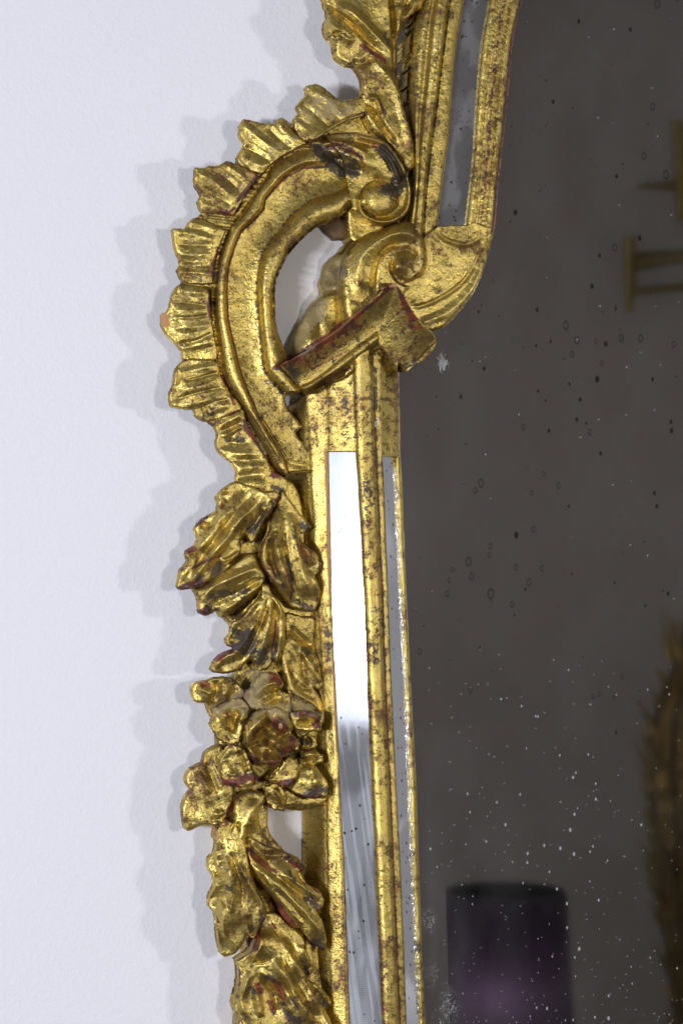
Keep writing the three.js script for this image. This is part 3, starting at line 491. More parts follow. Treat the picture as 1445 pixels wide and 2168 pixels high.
// shell lobes round its back
{
  const lobe = (out, z, st, ex = {}) => relief(frame, 'shell_lobe', { out, edge: [5, 1.8], th: 8, st, depth: 0.52, under: 3, ...z, ...ex });
  const A = ZA;
  lobe([[646, 182, 1], [672, 178], [696, 194], [715, 209], [738, 212], [764, 205], [776, 225], [770, 246, 1], [734, 257], [700, 275], [668, 296, 1], [645, 298], [621, 272, 1], [623, 249], [634, 238, 1], [628, 224], [637, 211], [649, 197]], { ctrl: [[650, 190, 31], [690, 215, 35], [770, 225, 37], [670, 290, 38], [630, 265, 33]] },
    [[9, 2.6, ZC([[95, 545], [200, 600], [300, 700], [330, 740]])], [7, -1.8, ZC([[60, 640], [160, 720], [230, 790]])], [8, 1.6, ZC([[20, 740], [90, 800]])], [5, 2.4, ZC([[140, 850], [240, 780], [330, 735], [430, 705]]), 'full']], { label: 'dusty shell lobe at the top of the scroll' });
  paint('dust', 34, 44, 0.75, [[650, 235], [690, 240], [735, 235]]); paint('dust', 34, 30, 0.6, [[660, 200], [700, 215]]); paint('red', 36, 6, 0.6, [[700, 262], [735, 250], [768, 238]]);
  lobe([[507, 267], [514, 253], [528, 254], [543, 258], [564, 262], [581, 261, 1], [593, 249], [605, 253], [616, 271], [631, 287], [652, 303, 1], [607, 327], [570, 353], [555, 370, 1], [526, 361], [504, 345], [503, 327], [513, 313, 1], [515, 300], [508, 287]], { ctrl: [[515, 260, 28], [600, 255, 29], [640, 300, 33], [560, 350, 31], [510, 335, 26]] },
    [[11, 3.0, A([[600, 150], [720, 250], [850, 340], [900, 370]])], [9, 2.4, A([[875, 130], [930, 220], [1000, 280]])], [8, -2.4, A([[770, 160], [870, 260], [960, 330]])], [9, -2.6, A([[600, 310], [700, 360], [800, 420]])], [10, 2.0, A([[590, 380], [680, 430], [760, 460]])]]);
  paint('dust', 30, 24, 0.6, [[560, 330], [600, 305], [630, 290]]); paint('dust', 30, 46, 0.42, [[530, 290], [590, 275]]); paint('dust', 30, 56, 0.40, [[440, 385], [500, 375], [480, 420]]); paint('dust', 29, 62, 0.42, [[410, 500], [420, 570]]); paint('dust', 28, 62, 0.40, [[400, 630], [400, 720]]); paint('dust', 29, 50, 0.30, [[400, 790], [440, 850]]); paint('red', 30, 8, 0.6, [[598, 268], [602, 278]]);
  lobe([[413, 354, 1], [434, 355], [442, 350], [457, 352], [480, 341], [497, 346], [527, 358], [549, 374, 1], [528, 400], [507, 436, 1], [494, 458, 1], [470, 452], [427, 446], [418, 425, 1], [424, 414], [413, 390]], { ctrl: [[420, 360, 27], [480, 345, 28], [540, 380, 32], [500, 430, 31], [430, 440, 24]] },
    [[10, 2.6, A([[270, 500], [380, 560], [480, 640], [560, 700]])], [8, -2.2, A([[300, 600], [420, 680], [520, 740]])], [8, 2.2, A([[480, 440], [560, 500], [640, 560]])], [7, -2, A([[400, 490], [500, 560], [580, 640]])], [9, 2.0, A([[290, 720], [400, 760], [500, 790]])]]);
  paint('red', 31, 11, 1.0, A([[700, 530], [640, 610], [560, 700]])); paint('red', 31, 8, 0.9, A([[440, 770], [500, 790], [540, 760]])); paint('wood', 31, 8, 0.9, A([[630, 515], [665, 525]]));
  lobe([[364, 482, 1], [389, 485, 1], [404, 465], [421, 461], [456, 475], [480, 487, 1], [463, 530], [454, 570], [452, 602, 1], [420, 603], [390, 598], [374, 570, 1], [380, 560], [371, 525]], { ctrl: [[370, 490, 27], [420, 470, 27], [470, 490, 31], [455, 580, 29], [385, 585, 24]] },
    [[9, 2.2, Z1([[140, 240], [300, 260], [450, 300], [560, 330]])], [8, -2.2, Z1([[180, 370], [350, 380], [520, 380]])], [9, 2.0, Z1([[180, 470], [330, 480], [520, 470]])], [6, 1.8, Z1([[180, 650], [330, 660], [520, 670]])], [6, -1.6, Z1([[190, 590], [350, 590], [520, 590]])], [8, 1.8, Z1([[280, 150], [420, 180], [600, 240]])]]);
  paint('red', 30, 6, 0.8, Z1([[590, 420], [545, 560], [530, 660]])); paint('dark', 28, 12, 0.35, Z1([[200, 360], [480, 400]]));
  lobe([[376, 604], [413, 605], [441, 612], [445, 640], [448, 668], [453, 708], [460, 745], [457, 764], [420, 765], [388, 760], [386, 745], [368, 722], [350, 704], [342, 686, 1], [341, 664, 1], [352, 660], [361, 635], [366, 618]], { ctrl: [[375, 612, 27], [440, 620, 30], [450, 700, 29], [350, 690, 23], [390, 755, 24], [400, 670, 29]] },
    [[9, 2.6, Z1([[170, 830], [320, 860], [470, 860]])], [4, -1.8, Z1([[110, 960], [280, 970], [470, 1000]])], [10, 2.0, Z1([[120, 1040], [300, 1050], [480, 1050]])], [4, -1.8, Z1([[120, 1120], [330, 1120], [500, 1090]])], [9, 2.0, Z1([[80, 1230], [300, 1220], [520, 1190]])], [5, -2, Z1([[170, 1390], [350, 1360], [540, 1270]])], [8, 1.6, Z1([[200, 1440], [400, 1400], [560, 1350]])]], { label: 'shell lobe with a chipped tip of bare wood' });
  paint('wood', 24, 15, 1.3, [[347, 670], [352, 684]]); paint('red', 30, 6, 0.8, Z1([[490, 840], [500, 900], [490, 1000], [510, 1110]]));
  lobe([[388, 763], [420, 760], [457, 764], [467, 795], [487, 832], [511, 866], [490, 877], [462, 890], [440, 893], [416, 883], [411, 868, 1], [387, 866], [362, 860, 1], [358, 838], [367, 812], [372, 780]], { ctrl: [[385, 775, 27], [450, 775, 30], [490, 850, 31], [365, 850, 25], [430, 885, 27], [420, 820, 30]] },
    [[9, 2.2, Z2([[150, 280], [300, 250], [480, 220]])], [4, -2.0, Z2([[200, 350], [330, 320], [500, 270]])], [9, 2.0, Z2([[160, 430], [350, 390], [520, 330]])], [4, -1.8, Z2([[110, 510], [300, 450], [530, 400]])], [9, 2.0, Z2([[110, 540], [300, 540], [540, 460]])], [4, -1.8, Z2([[320, 590], [450, 530], [580, 500]])], [8, 1.8, Z2([[340, 650], [450, 600], [600, 540]])]]);
  paint('red', 30, 12, 0.55, Z2([[290, 400], [360, 370], [400, 380]])); paint('red', 30, 9, 0.5, Z2([[270, 480], [400, 480]])); paint('red', 31, 8, 0.8, Z2([[540, 300], [590, 400], [620, 540]])); paint('dark', 30, 20, 0.5, Z2([[380, 640], [450, 620]])); paint('dark', 30, 14, 0.4, Z2([[480, 350], [500, 430]]));
  lobe([[442, 892], [490, 876], [512, 866], [522, 892], [557, 957], [580, 998], [606, 1014], [606, 1040], [560, 1062], [508, 1046], [499, 1018], [499, 994], [492, 982], [477, 969], [461, 952], [457, 932], [460, 922], [456, 906]], { ctrl: [[460, 900, 28], [510, 875, 31], [470, 945, 27], [540, 960, 33], [510, 1000, 31], [560, 1020, 34], [595, 1020, 33]] },
    [[8, 2.4, Z2([[500, 730], [600, 680], [700, 620]])], [7, -2.2, Z2([[490, 790], [600, 740], [700, 690]])], [6, 2.2, Z2([[520, 830], [620, 770], [700, 730]])], [9, -2.4, Z2([[560, 860], [680, 880], [760, 860]])], [9, 2.4, Z2([[500, 920], [620, 960], [800, 970]])], [10, -2.0, Z2([[580, 1030], [720, 1020], [860, 1010]])], [11, 2.4, Z2([[650, 1100], [780, 1080], [900, 1080]])], [9, -1.6, Z2([[640, 1170], [780, 1150], [880, 1150]])], [12, 2.0, Z2([[680, 1220], [800, 1220], [900, 1260]])]]);
  paint('red', 32, 8, 1.0, Z2([[720, 690], [760, 790], [860, 930], [950, 1070]])); paint('red', 32, 15, 1.2, Z2([[960, 1150], [1000, 1140]])); paint('dark', 30, 18, 0.7, Z2([[570, 850], [640, 830], [700, 860]])); paint('dark', 33, 14, 0.8, Z2([[940, 1250], [1030, 1270]])); paint('red', 32, 14, 0.7, Z2([[720, 750], [750, 790]]));
}
relief(frame, 'shell_backing', { out: [[668, 262], [640, 258], [604, 284], [562, 314], [532, 342], [506, 372], [470, 396], [442, 434], [408, 474], [396, 530], [386, 590], [378, 640], [376, 700], [392, 758], [410, 820], [452, 862], [484, 898], [520, 900], [500, 850], [480, 790], [465, 730], [460, 650], [470, 560], [490, 490], [530, 430], [580, 365], [640, 325], [690, 312]], ctrl: [[640, 280, 27], [520, 370, 26], [440, 500, 24.5], [415, 640, 23.5], [440, 830, 25], [500, 880, 27], [520, 420, 27], [465, 600, 26]], edge: [8, 3], th: 9, under: 3, rough: 1.6, vein: [0.1, 0.9, 9], rub: 0.3 });
relief(frame, 'scroll_backing', { out: [[632, 300], [690, 258], [768, 228], [800, 262], [850, 325], [872, 372], [850, 372], [820, 322], [770, 304], [735, 300], [690, 306], [650, 324]], ctrl: [[690, 270, 25], [780, 250, 27], [860, 350, 26]], edge: [6, 2], back: 4, rub: 0 });
// blocking pieces behind the scroll and the volute, plain wood with a wash of gold
const backing = (name, out, ctrl, ex = {}) => relief(frame, name, { out, ctrl, edge: [10, 3], back: 2, under: 0, ...ex });
const rawWood = new THREE.MeshStandardMaterial({ color: new THREE.Color(0.13, 0.075, 0.035), roughness: 0.75, bumpMap: grain, bumpScale: 0.0003 });
backing('backing_block', [[674, 472, 1], [700, 460], [742, 458, 1], [742, 500, 1], [732, 506], [708, 507, 1]], [[700, 480, 11], [730, 495, 12]], { mat: rawWood, rub: 0 });
backing('backing_block', [[730, 436, 1], [800, 450], [818, 500], [790, 520], [758, 522], [738, 505, 1]], [[740, 470, 23], [800, 490, 27]], { label: 'small gilt block between the scroll head and the volute' });
backing('volute_side', [[702, 546], [692, 556], [682, 580], [678, 598], [685, 616], [662, 645], [640, 676], [623, 710], [606, 752, 1], [640, 790, 1], [760, 720], [830, 640], [800, 520], [748, 505], [722, 530]], [[690, 580, 12], [720, 560, 27], [640, 690, 12], [690, 690, 27], [610, 750, 14], [760, 600, 34], [700, 640, 27]], { edge: [16, 5], st: [[8, -3, [[683, 617], [720, 612], [745, 605]]]] });
paint('dust', 20, 40, 1.5, [[700, 560], [692, 600]]); paint('dust', 20, 40, 1.5, [[672, 650], [640, 700], [620, 745]]);
// --- volute below the scroll's head
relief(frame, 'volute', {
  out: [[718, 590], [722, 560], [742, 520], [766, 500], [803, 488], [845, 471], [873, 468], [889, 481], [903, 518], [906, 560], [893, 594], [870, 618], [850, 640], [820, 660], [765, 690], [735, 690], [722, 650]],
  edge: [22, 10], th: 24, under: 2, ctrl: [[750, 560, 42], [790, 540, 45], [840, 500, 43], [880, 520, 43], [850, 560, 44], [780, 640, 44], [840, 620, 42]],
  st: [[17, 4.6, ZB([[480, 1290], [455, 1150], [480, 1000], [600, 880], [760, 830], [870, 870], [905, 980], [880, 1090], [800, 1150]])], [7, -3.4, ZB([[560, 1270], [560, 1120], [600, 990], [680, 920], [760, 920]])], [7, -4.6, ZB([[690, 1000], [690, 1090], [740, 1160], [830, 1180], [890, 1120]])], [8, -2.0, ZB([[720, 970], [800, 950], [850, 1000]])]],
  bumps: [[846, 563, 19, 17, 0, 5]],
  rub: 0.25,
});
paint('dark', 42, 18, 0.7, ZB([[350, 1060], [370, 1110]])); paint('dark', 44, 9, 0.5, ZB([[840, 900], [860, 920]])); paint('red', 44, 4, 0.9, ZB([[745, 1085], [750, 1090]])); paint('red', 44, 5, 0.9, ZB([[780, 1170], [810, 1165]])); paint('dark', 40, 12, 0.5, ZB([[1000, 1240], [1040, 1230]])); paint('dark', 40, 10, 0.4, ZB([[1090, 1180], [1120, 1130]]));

// --- capital: two coved faces meeting on an arris
relief(frame, 'capital', {
  out: [[596, 771, 1], [640, 748], [679, 724], [726, 691], [765, 655], [798, 627], [818, 603, 1], [834, 598], [845, 611, 1], [867, 649], [892, 684], [917, 707], [924, 721], [920, 736], [900, 761], [859, 787, 1], [845, 770], [838, 800, 1], [800, 745], [760, 775], [726, 800], [690, 815], [655, 836, 1], [634, 815]],
  edge: [3, 1.1], back: 16, under: 6, ctrl: [[650, 820, 41], [800, 740, 47], [855, 785, 40], [720, 770, 44]], rough: 0.55,
  bands: [
    { a: dz([[590, 768], [640, 744], [679, 720], [726, 687], [765, 651], [800, 622], [838, 592]], [48, 51, 53, 56, 59, 61, 64]), b: dz([[630, 818], [651, 812], [690, 786], [726, 756], [765, 727], [799, 701]], [37, 38, 40, 42, 44, 46]), prof: (t) => -3.4 * Math.sin(Math.PI * t) },
    { a: dz([[838, 592], [867, 645], [894, 682], [930, 712]], [64, 60, 57, 53]), b: dz([[799, 701], [820, 735], [857, 790]], [46, 43, 38]), prof: (t) => -3.0 * Math.sin(Math.PI * t) },
    { a: dz([[630, 818], [651, 812], [690, 786], [726, 756], [765, 727], [799, 701]], [38, 39, 41, 43, 45, 47]), b: dz([[640, 838], [657, 834], [690, 812], [726, 797], [765, 768], [802, 738]], [33, 33, 35, 37, 40, 42]), prof: (t) => 3.4 * Math.sin(Math.PI * Math.min(1, t * 1.3)) },
    { a: dz([[799, 701], [820, 735], [857, 790]], [46, 43, 38]), b: dz([[802, 738], [822, 770], [838, 802]], [42, 38, 33]), prof: (t) => 1.6 * Math.sin(Math.PI * t) },
  ], rub: 0.6,
});
paint('red', 58, 14, 0.75, [[600, 772], [640, 752], [680, 728], [726, 696], [768, 658], [800, 632], [825, 606]]); paint('red', 60, 12, 0.7, [[838, 604], [866, 650], [880, 672]]); paint('red', 50, 48, 0.52, [[640, 775], [700, 740], [760, 690]]); paint('dark', 50, 22, 0.65, ZD([[200, 720], [260, 760]])); paint('red', 50, 44, 0.46, [[850, 640], [880, 700]]); paint('dark', 44, 22, 0.6, ZD([[1090, 700], [1160, 680]])); paint('wood', 62, 9, 0.9, [[826, 604], [838, 603]]);
paint('dark', 50, 70, 0.36, [[640, 790], [720, 740], [800, 660], [880, 720]]);  // broad wash darkening the down-facing capital faces: shade painted into the leaf
paint('red', 44, 12, 0.6, ZD([[470, 830], [560, 760], [650, 720]])); paint('dark', 40, 12, 0.5, ZD([[620, 960], [640, 1180], [640, 1270]])); paint('red', 40, 8, 0.5, ZD([[690, 900], [690, 1300], [700, 1400]])); paint('dark', 42, 14, 0.6, ZD([[840, 640], [860, 900], [850, 1000]]));

// --- acanthus leaf at the top
relief(frame, 'leaf', {
  out: [[684, -60, 1], [684, 0], [691, 20], [694, 33, 1], [686, 52], [689, 73], [703, 88], [712, 121], [734, 137, 1], [749, 142], [761, 157], [767, 181], [764, 203], [770, 225], [773, 250], [790, 277], [815, 292], [832, 315], [848, 338], [862, 360], [874, 358], [877, 325], [873, 298], [862, 256], [852, 221], [841, 170], [832, 130], [836, 100], [847, 66], [864, 38], [893, 17, 1], [905, -20], [905, -60, 1]],
  vein: [0.9, 0.1, 10], label: 'acanthus leaf with a long curling stalk at the top of the frame',
  edge: [11, 3.4], th: 11, ctrl: [[690, 20, 33], [740, 60, 40], [710, 120, 35], [780, 160, 40], [820, 60, 36], [860, 20, 38], [800, 230, 39], [850, 300, 40], [868, 350, 38], [830, 200, 38]],
  st: [[12, 4, ZC([[260, 20], [380, 90], [480, 190], [570, 290], [600, 340]])], [7, -3, ZC([[200, 40], [340, 130], [430, 230], [540, 330]])], [10, 3, ZC([[210, 130], [290, 190], [370, 260]])], [6, -2, ZC([[230, 220], [300, 200], [360, 240]])], [6, -5, ZC([[598, -20], [610, 120], [615, 230], [620, 330]]), 'full'], [9, 3, ZC([[660, 20], [650, 120], [640, 220]])], [9, 2.6, ZC([[760, -20], [720, 70], [670, 130]])], [7, -2.4, ZC([[700, -10], [690, 70], [660, 150]])], [15, 3.5, ZC([[480, 350], [560, 440], [640, 560], [690, 700], [720, 840], [735, 960]])], [8, -3.4, ZC([[430, 640], [500, 700], [560, 790], [640, 900]])], [7, 3.2, ZC([[455, 600], [500, 600], [530, 650], [530, 700]])], [10, -3, ZC([[480, 340], [430, 390], [350, 380]])]],
});
paint('red', 39, 20, 0.75, ZC([[430, 280], [490, 320], [560, 370]])); paint('dark', 39, 12, 0.5, ZC([[440, 250], [520, 310]])); paint('red', 39, 13, 0.8, ZC([[530, 640], [560, 690]])); paint('red', 39, 7, 0.5, ZC([[330, 120], [430, 200]])); paint('dark', 40, 22, 0.6, ZC([[560, 180], [600, 270]])); paint('dark', 40, 16, 0.5, ZC([[550, 60], [590, 140]])); paint('dark', 36, 20, 0.4, ZC([[780, 200], [800, 330]]));
backing('leaf_backing', [[800, -60, 1], [930, -60, 1], [900, 40], [878, 160], [880, 300], [862, 330], [835, 250], [825, 120]], [[860, 0, 18], [850, 200, 16]], { rub: 0 });

// --- the garland
const leaf = (out, o) => relief(frame, o.name ?? 'leaf', { out, edge: [6, 2.2], th: 9, under: 4, ...o });
// its core, low behind the leaves
backing('garland_core', [[560, 1010], [612, 1015], [640, 1070], [650, 1200], [672, 1300], [690, 1420], [700, 1560], [700, 1680], [640, 1716], [560, 1700], [500, 1690], [470, 1620], [462, 1500], [500, 1420], [492, 1330], [470, 1300], [470, 1220], [500, 1120], [530, 1050]], [[570, 1030, 22], [560, 1200, 22], [600, 1350, 21], [580, 1550, 24], [680, 1400, 17], [690, 1650, 17], [480, 1500, 14], [490, 1330, 14]]);
backing('garland_core', [[500, 1690], [560, 1690], [570, 1760], [600, 1800], [640, 1850], [680, 1950], [700, 2060], [705, 2240], [520, 2240], [510, 2080], [520, 1980], [480, 1880], [462, 1780]], [[510, 1720, 20], [560, 1850, 24], [600, 2000, 22], [600, 2200, 24], [470, 1850, 14], [680, 2000, 16]]);
const T1 = [[470, 200], [425, 240], [393, 290, 1], [405, 345], [400, 400, 1], [330, 440], [240, 500], [208, 560, 1], [235, 650, 1], [215, 690], [140, 740, 1], [130, 780, 1], [152, 830, 1], [80, 915, 1], [58, 1050, 1], [90, 1086, 1], [200, 1070], [290, 1030], [350, 965], [370, 890, 1], [425, 835], [475, 880, 1], [540, 825], [595, 770], [605, 660], [640, 610, 1], [690, 680], [750, 620], [775, 520], [860, 420], [935, 270, 1], [900, 235], [800, 240], [700, 200], [620, 170], [540, 158]];
leaf(Z3(T1), { vein: [2.33, 0.1, 10], label: 'broad serrated leaf pointing down to the left below the scroll', ctrl: Z3([[500, 220, 33], [420, 300, 29], [220, 560, 28], [140, 770, 27], [70, 1060, 27], [300, 980, 32], [880, 260, 43], [600, 450, 41], [420, 680, 39], [690, 640, 34], [560, 780, 36]]),
  st: [[10, 2.8, Z3([[620, 240], [510, 360], [380, 540], [270, 690], [150, 900], [110, 1000]])], [8, -2.4, Z3([[700, 260], [560, 420], [430, 590], [300, 760], [200, 920]])], [10, 2.8, Z3([[800, 290], [640, 440], [480, 640], [350, 800], [230, 940], [140, 1040]])], [6, -1.8, Z3([[440, 250], [460, 330], [440, 400]])], [8, 2.2, Z3([[470, 210], [440, 270], [470, 330]])], [7, -2, Z3([[250, 520], [330, 540], [380, 520]])], [7, -2, Z3([[160, 760], [230, 780], [280, 740]])], [8, -3.2, Z3([[800, 400], [730, 500], [640, 600], [600, 680]])], [8, 2.6, Z3([[880, 300], [830, 430], [770, 540], [740, 620]])], [6, 1.8, Z3([[590, 760], [500, 820], [420, 840]])]] });
paint('red', 29, 16, 1.0, Z3([[100, 1070], [170, 1030], [250, 1020]])); paint('red', 30, 14, 0.7, Z3([[230, 530], [300, 470]])); paint('red', 28, 13, 0.8, Z3([[150, 760], [210, 730]])); paint('red', 36, 10, 0.65, Z3([[200, 900], [300, 840], [420, 790]])); paint('red', 42, 7, 0.9, Z3([[930, 270], [880, 360], [840, 450]])); paint('dark', 38, 20, 0.75, Z3([[810, 420], [760, 520], [690, 580]])); paint('red', 36, 10, 0.6, Z3([[680, 650], [590, 770], [540, 820]])); paint('dark', 31, 12, 0.6, Z3([[460, 310], [480, 330]])); paint('dark', 40, 12, 0.6, Z3([[840, 330], [860, 340]])); paint('dark', 32, 12, 0.55, Z3([[200, 1000], [310, 960]]));
leaf(Z3([[190, 1070], [215, 1110], [235, 1200], [245, 1270], [300, 1300], [360, 1280], [390, 1262], [430, 1318], [500, 1300], [560, 1262], [640, 1200], [740, 1100], [795, 1030], [810, 960], [770, 880], [690, 760], [600, 800], [500, 880], [420, 930], [330, 1000], [250, 1050]]), { vein: [2.5, 0.1, 10], label: 'rounded leaf tucked under the broad serrated leaf', ctrl: Z3([[250, 1250, 27], [220, 1100, 26], [400, 1290, 26], [760, 960, 37], [540, 1000, 35], [560, 1240, 28], [680, 820, 36]]), edge: [14, 4],
  st: [[12, 3, Z3([[760, 880], [620, 940], [480, 1000], [340, 1080], [270, 1180]])], [8, -2.6, Z3([[790, 980], [680, 1040], [540, 1110], [400, 1180], [340, 1240]])], [10, 2.4, Z3([[780, 1030], [680, 1110], [560, 1190], [440, 1260]])], [7, 2, Z3([[300, 1250], [330, 1230]])]] });
paint('dark', 32, 26, 0.75, Z3([[350, 1140], [480, 1110]])); paint('dark', 31, 22, 0.6, Z3([[560, 1120], [660, 1090]])); paint('red', 28, 18, 1.0, Z3([[280, 1270], [320, 1250]])); paint('dark', 28, 16, 0.8, Z3([[310, 1230], [350, 1240]])); paint('red', 28, 10, 0.6, Z3([[380, 1220], [400, 1250]])); paint('wood', 26, 5, 0.8, Z3([[222, 1130], [240, 1240]]));
leaf(Z3([[950, 235], [1000, 290], [1080, 400], [1150, 480], [1196, 540, 1], [1150, 590], [1098, 608, 1], [1112, 650], [1180, 720], [1240, 770], [1286, 850, 1], [1270, 910], [1228, 962, 1], [1270, 1060], [1262, 1180], [1220, 1275, 1], [1120, 1252], [1040, 1232], [980, 1170], [900, 1060], [850, 980], [790, 890], [765, 790], [780, 690], [830, 600], [850, 500], [890, 380], [920, 290]]), { vein: [1.42, 0.1, 10], label: 'long leaf hanging against the stile below the scroll', ctrl: Z3([[950, 260, 36], [1180, 540, 31], [1270, 860, 32], [1240, 1200, 30], [1040, 1220, 32], [900, 600, 41], [960, 900, 41], [1100, 800, 38], [800, 780, 35], [1150, 1000, 37]]),
  st: [[11, 3, Z3([[940, 400], [900, 560], [910, 720], [960, 900], [1010, 1060], [1060, 1180]])], [6, -2.6, Z3([[980, 480], [970, 650], [1000, 830], [1040, 1000], [1080, 1150]])], [11, 2.8, Z3([[1020, 420], [1060, 600], [1090, 780], [1140, 960], [1190, 1130]])], [6, -2.4, Z3([[870, 620], [850, 740], [880, 880], [940, 1020]])], [8, 2, Z3([[820, 680], [800, 790], [850, 910]])], [7, -2.2, Z3([[1090, 620], [1130, 760], [1180, 900], [1220, 960]])], [7, 1.8, Z3([[1130, 700], [1190, 790], [1230, 870]])], [5, 1.8, Z3([[880, 640], [900, 600], [925, 640], [930, 720]])]] });
paint('red', 40, 8, 0.85, Z3([[980, 900], [1010, 1000], [1050, 1090], [1040, 1170]])); paint('dark', 40, 14, 0.7, Z3([[1000, 800], [1030, 940], [1050, 1030]])); paint('dark', 38, 16, 0.6, Z3([[1050, 590], [1080, 690]])); paint('dark', 33, 24, 0.7, Z3([[1110, 530], [1170, 540]])); paint('red', 36, 7, 0.7, Z3([[1110, 690], [1150, 790], [1170, 860]])); paint('dark', 38, 16, 0.6, Z3([[920, 960], [980, 1080]])); paint('red', 34, 20, 0.5, Z3([[1200, 780], [1260, 850]])); paint('dark', 32, 26, 0.6, Z3([[1080, 1180], [1200, 1250]])); paint('dark', 41, 9, 0.7, Z3([[920, 380], [940, 400]])); paint('red', 38, 8, 0.6, Z3([[840, 840], [870, 910]]));
leaf(Z4([[700, 80], [680, 180], [560, 310], [480, 400], [410, 440], [388, 550], [355, 598], [362, 655], [432, 690, 1], [300, 752], [250, 800], [206, 885, 1], [230, 922, 1], [360, 930], [480, 900], [540, 830], [590, 790, 1], [640, 850], [662, 910, 1], [700, 905], [770, 875], [805, 800, 1], [835, 840], [890, 760], [915, 660], [922, 540], [918, 370], [868, 260], [800, 170], [750, 70]]), { vein: [1.95, 0.1, 10], label: 'leaf with dark worn patches above the flower', ctrl: Z4([[720, 120, 38], [410, 480, 30], [370, 640, 27], [220, 900, 27], [500, 880, 30], [700, 900, 31], [880, 780, 31], [640, 500, 39], [800, 450, 40], [520, 650, 36], [900, 450, 33]]),
  st: [[10, 2.6, Z4([[740, 140], [700, 300], [600, 500], [480, 690], [330, 830]])], [7, -2.4, Z4([[760, 180], [720, 360], [640, 560], [560, 720], [480, 830]])], [10, 2.6, Z4([[770, 160], [770, 350], [740, 560], [690, 740], [660, 870]])], [7, -2.6, Z4([[800, 200], [830, 360], [820, 560], [790, 760]])], [9, 3, Z4([[800, 180], [880, 330], [890, 500], [870, 680], [830, 830]])], [10, 2.4, Z4([[690, 200], [560, 350], [460, 470]])], [7, -2.2, Z4([[520, 440], [430, 560], [390, 640]])], [8, 2.2, Z4([[420, 720], [320, 790], [250, 880]])]] });
paint('red', 31, 14, 1.0, Z4([[280, 790], [360, 730], [430, 680], [540, 600]])); paint('dark', 35, 28, 0.85, Z4([[480, 660], [560, 600], [590, 560]])); paint('dark', 33, 34, 0.8, Z4([[690, 790], [720, 720]])); paint('dark', 32, 26, 0.7, Z4([[440, 530], [500, 540]])); paint('dark', 33, 22, 0.7, Z4([[540, 740], [600, 690]])); paint('red', 38, 7, 0.9, Z4([[840, 430], [830, 600], [815, 740]])); paint('dark', 38, 10, 0.7, Z4([[850, 640], [830, 800]])); paint('dark', 30, 20, 0.5, Z4([[350, 850], [420, 800]]));
leaf(Z4([[925, 350], [1080, 378], [1200, 400], [1205, 520], [1190, 640], [1235, 800], [1270, 960], [1290, 1030], [1240, 1085], [1190, 1060, 1], [1260, 1190], [1310, 1330], [1290, 1420], [1000, 1320], [950, 1150], [900, 950], [880, 780], [915, 560]]), { vein: [1.1, 0.26, 10], label: 'low olive leaf close to the stile beside the flower', th: 14, ctrl: Z4([[940, 400, 27], [1180, 420, 24], [1180, 640, 23], [1280, 1020, 27], [1300, 1350, 25], [960, 1100, 31], [1080, 800, 28], [920, 700, 31]]),
  st: [[9, 2.6, Z4([[940, 560], [1020, 640], [1080, 720], [1180, 880], [1250, 1020]])], [8, -2.4, Z4([[960, 480], [1060, 580], [1170, 680]])], [8, 2.2, Z4([[920, 760], [960, 950], [1010, 1100], [1160, 1200], [1290, 1320]])], [7, -2.4, Z4([[1090, 740], [1090, 900], [1150, 1060]])], [6, -2, Z4([[940, 800], [1000, 960], [1080, 1060], [1180, 1080]])]] });
paint('dark', 27, 20, 0.9, Z4([[1100, 700], [1130, 720]])); paint('dark', 26, 26, 0.35, Z4([[960, 450], [1150, 450]])); paint('dust', 28, 40, 0.45, Z4([[1000, 1130], [1150, 1260], [1250, 1300]])); paint('dark', 26, 20, 0.5, Z4([[1180, 1020], [1230, 1070]]));

// flower and the leaves round it
leaf(Z5([[148, 140], [180, 105], [280, 84], [350, 58], [420, 52], [490, 60], [570, 130], [640, 220], [560, 260], [450, 265], [380, 320], [330, 420], [290, 360], [268, 290], [190, 280], [158, 240]]), { vein: [0.3, 0.26, 10], label: 'small bud leaf left above the flower', ctrl: Z5([[170, 180, 27], [270, 180, 31], [420, 130, 32], [560, 180, 30], [330, 330, 26]]), st: [[10, 2.6, Z5([[190, 150], [270, 180], [330, 220]])], [8, -3, Z5([[350, 80], [370, 170], [330, 260]])], [10, 2.4, Z5([[420, 90], [450, 170], [420, 240]])], [7, -2, Z5([[520, 100], [530, 180], [480, 240]])]] });
paint('red', 29, 12, 0.8, Z5([[230, 125], [290, 120]])); paint('red', 30, 16, 0.7, Z5([[560, 215], [610, 210]])); paint('dark', 30, 30, 0.6, Z5([[520, 110], [590, 170]]));
leaf(Z5([[400, 650], [290, 690], [250, 740], [242, 800, 1], [140, 850], [88, 925], [100, 1000], [130, 1042, 1], [80, 1120], [62, 1190], [80, 1380, 1], [110, 1400], [230, 1362], [400, 1340], [460, 1275], [500, 1180], [520, 1040], [520, 860]]), { vein: [1.2, 0.26, 10], label: 'broad lobed leaf left below the flower', edge: [9, 2.6], ctrl: Z5([[260, 760, 27], [100, 930, 25], [75, 1200, 25], [95, 1390, 24], [420, 1320, 31], [470, 1000, 32], [280, 1050, 30], [300, 1250, 29]]), st: [[8, 2, Z5([[180, 880], [250, 960], [300, 1080]])], [8, -1.8, Z5([[270, 800], [320, 930], [380, 1080]])], [10, 2.2, Z5([[330, 1240], [400, 1260], [440, 1230]])], [7, -1.8, Z5([[300, 1310], [380, 1300], [450, 1240]])]] });
paint('dark', 28, 6, 0.9, Z5([[375, 1110], [385, 1120]])); paint('red', 30, 12, 0.8, Z5([[450, 1250], [480, 1200]])); paint('dark', 28, 12, 0.5, Z5([[270, 1330], [420, 1310]])); paint('dust', 28, 60, 0.35, Z5([[200, 1100], [350, 900]]));
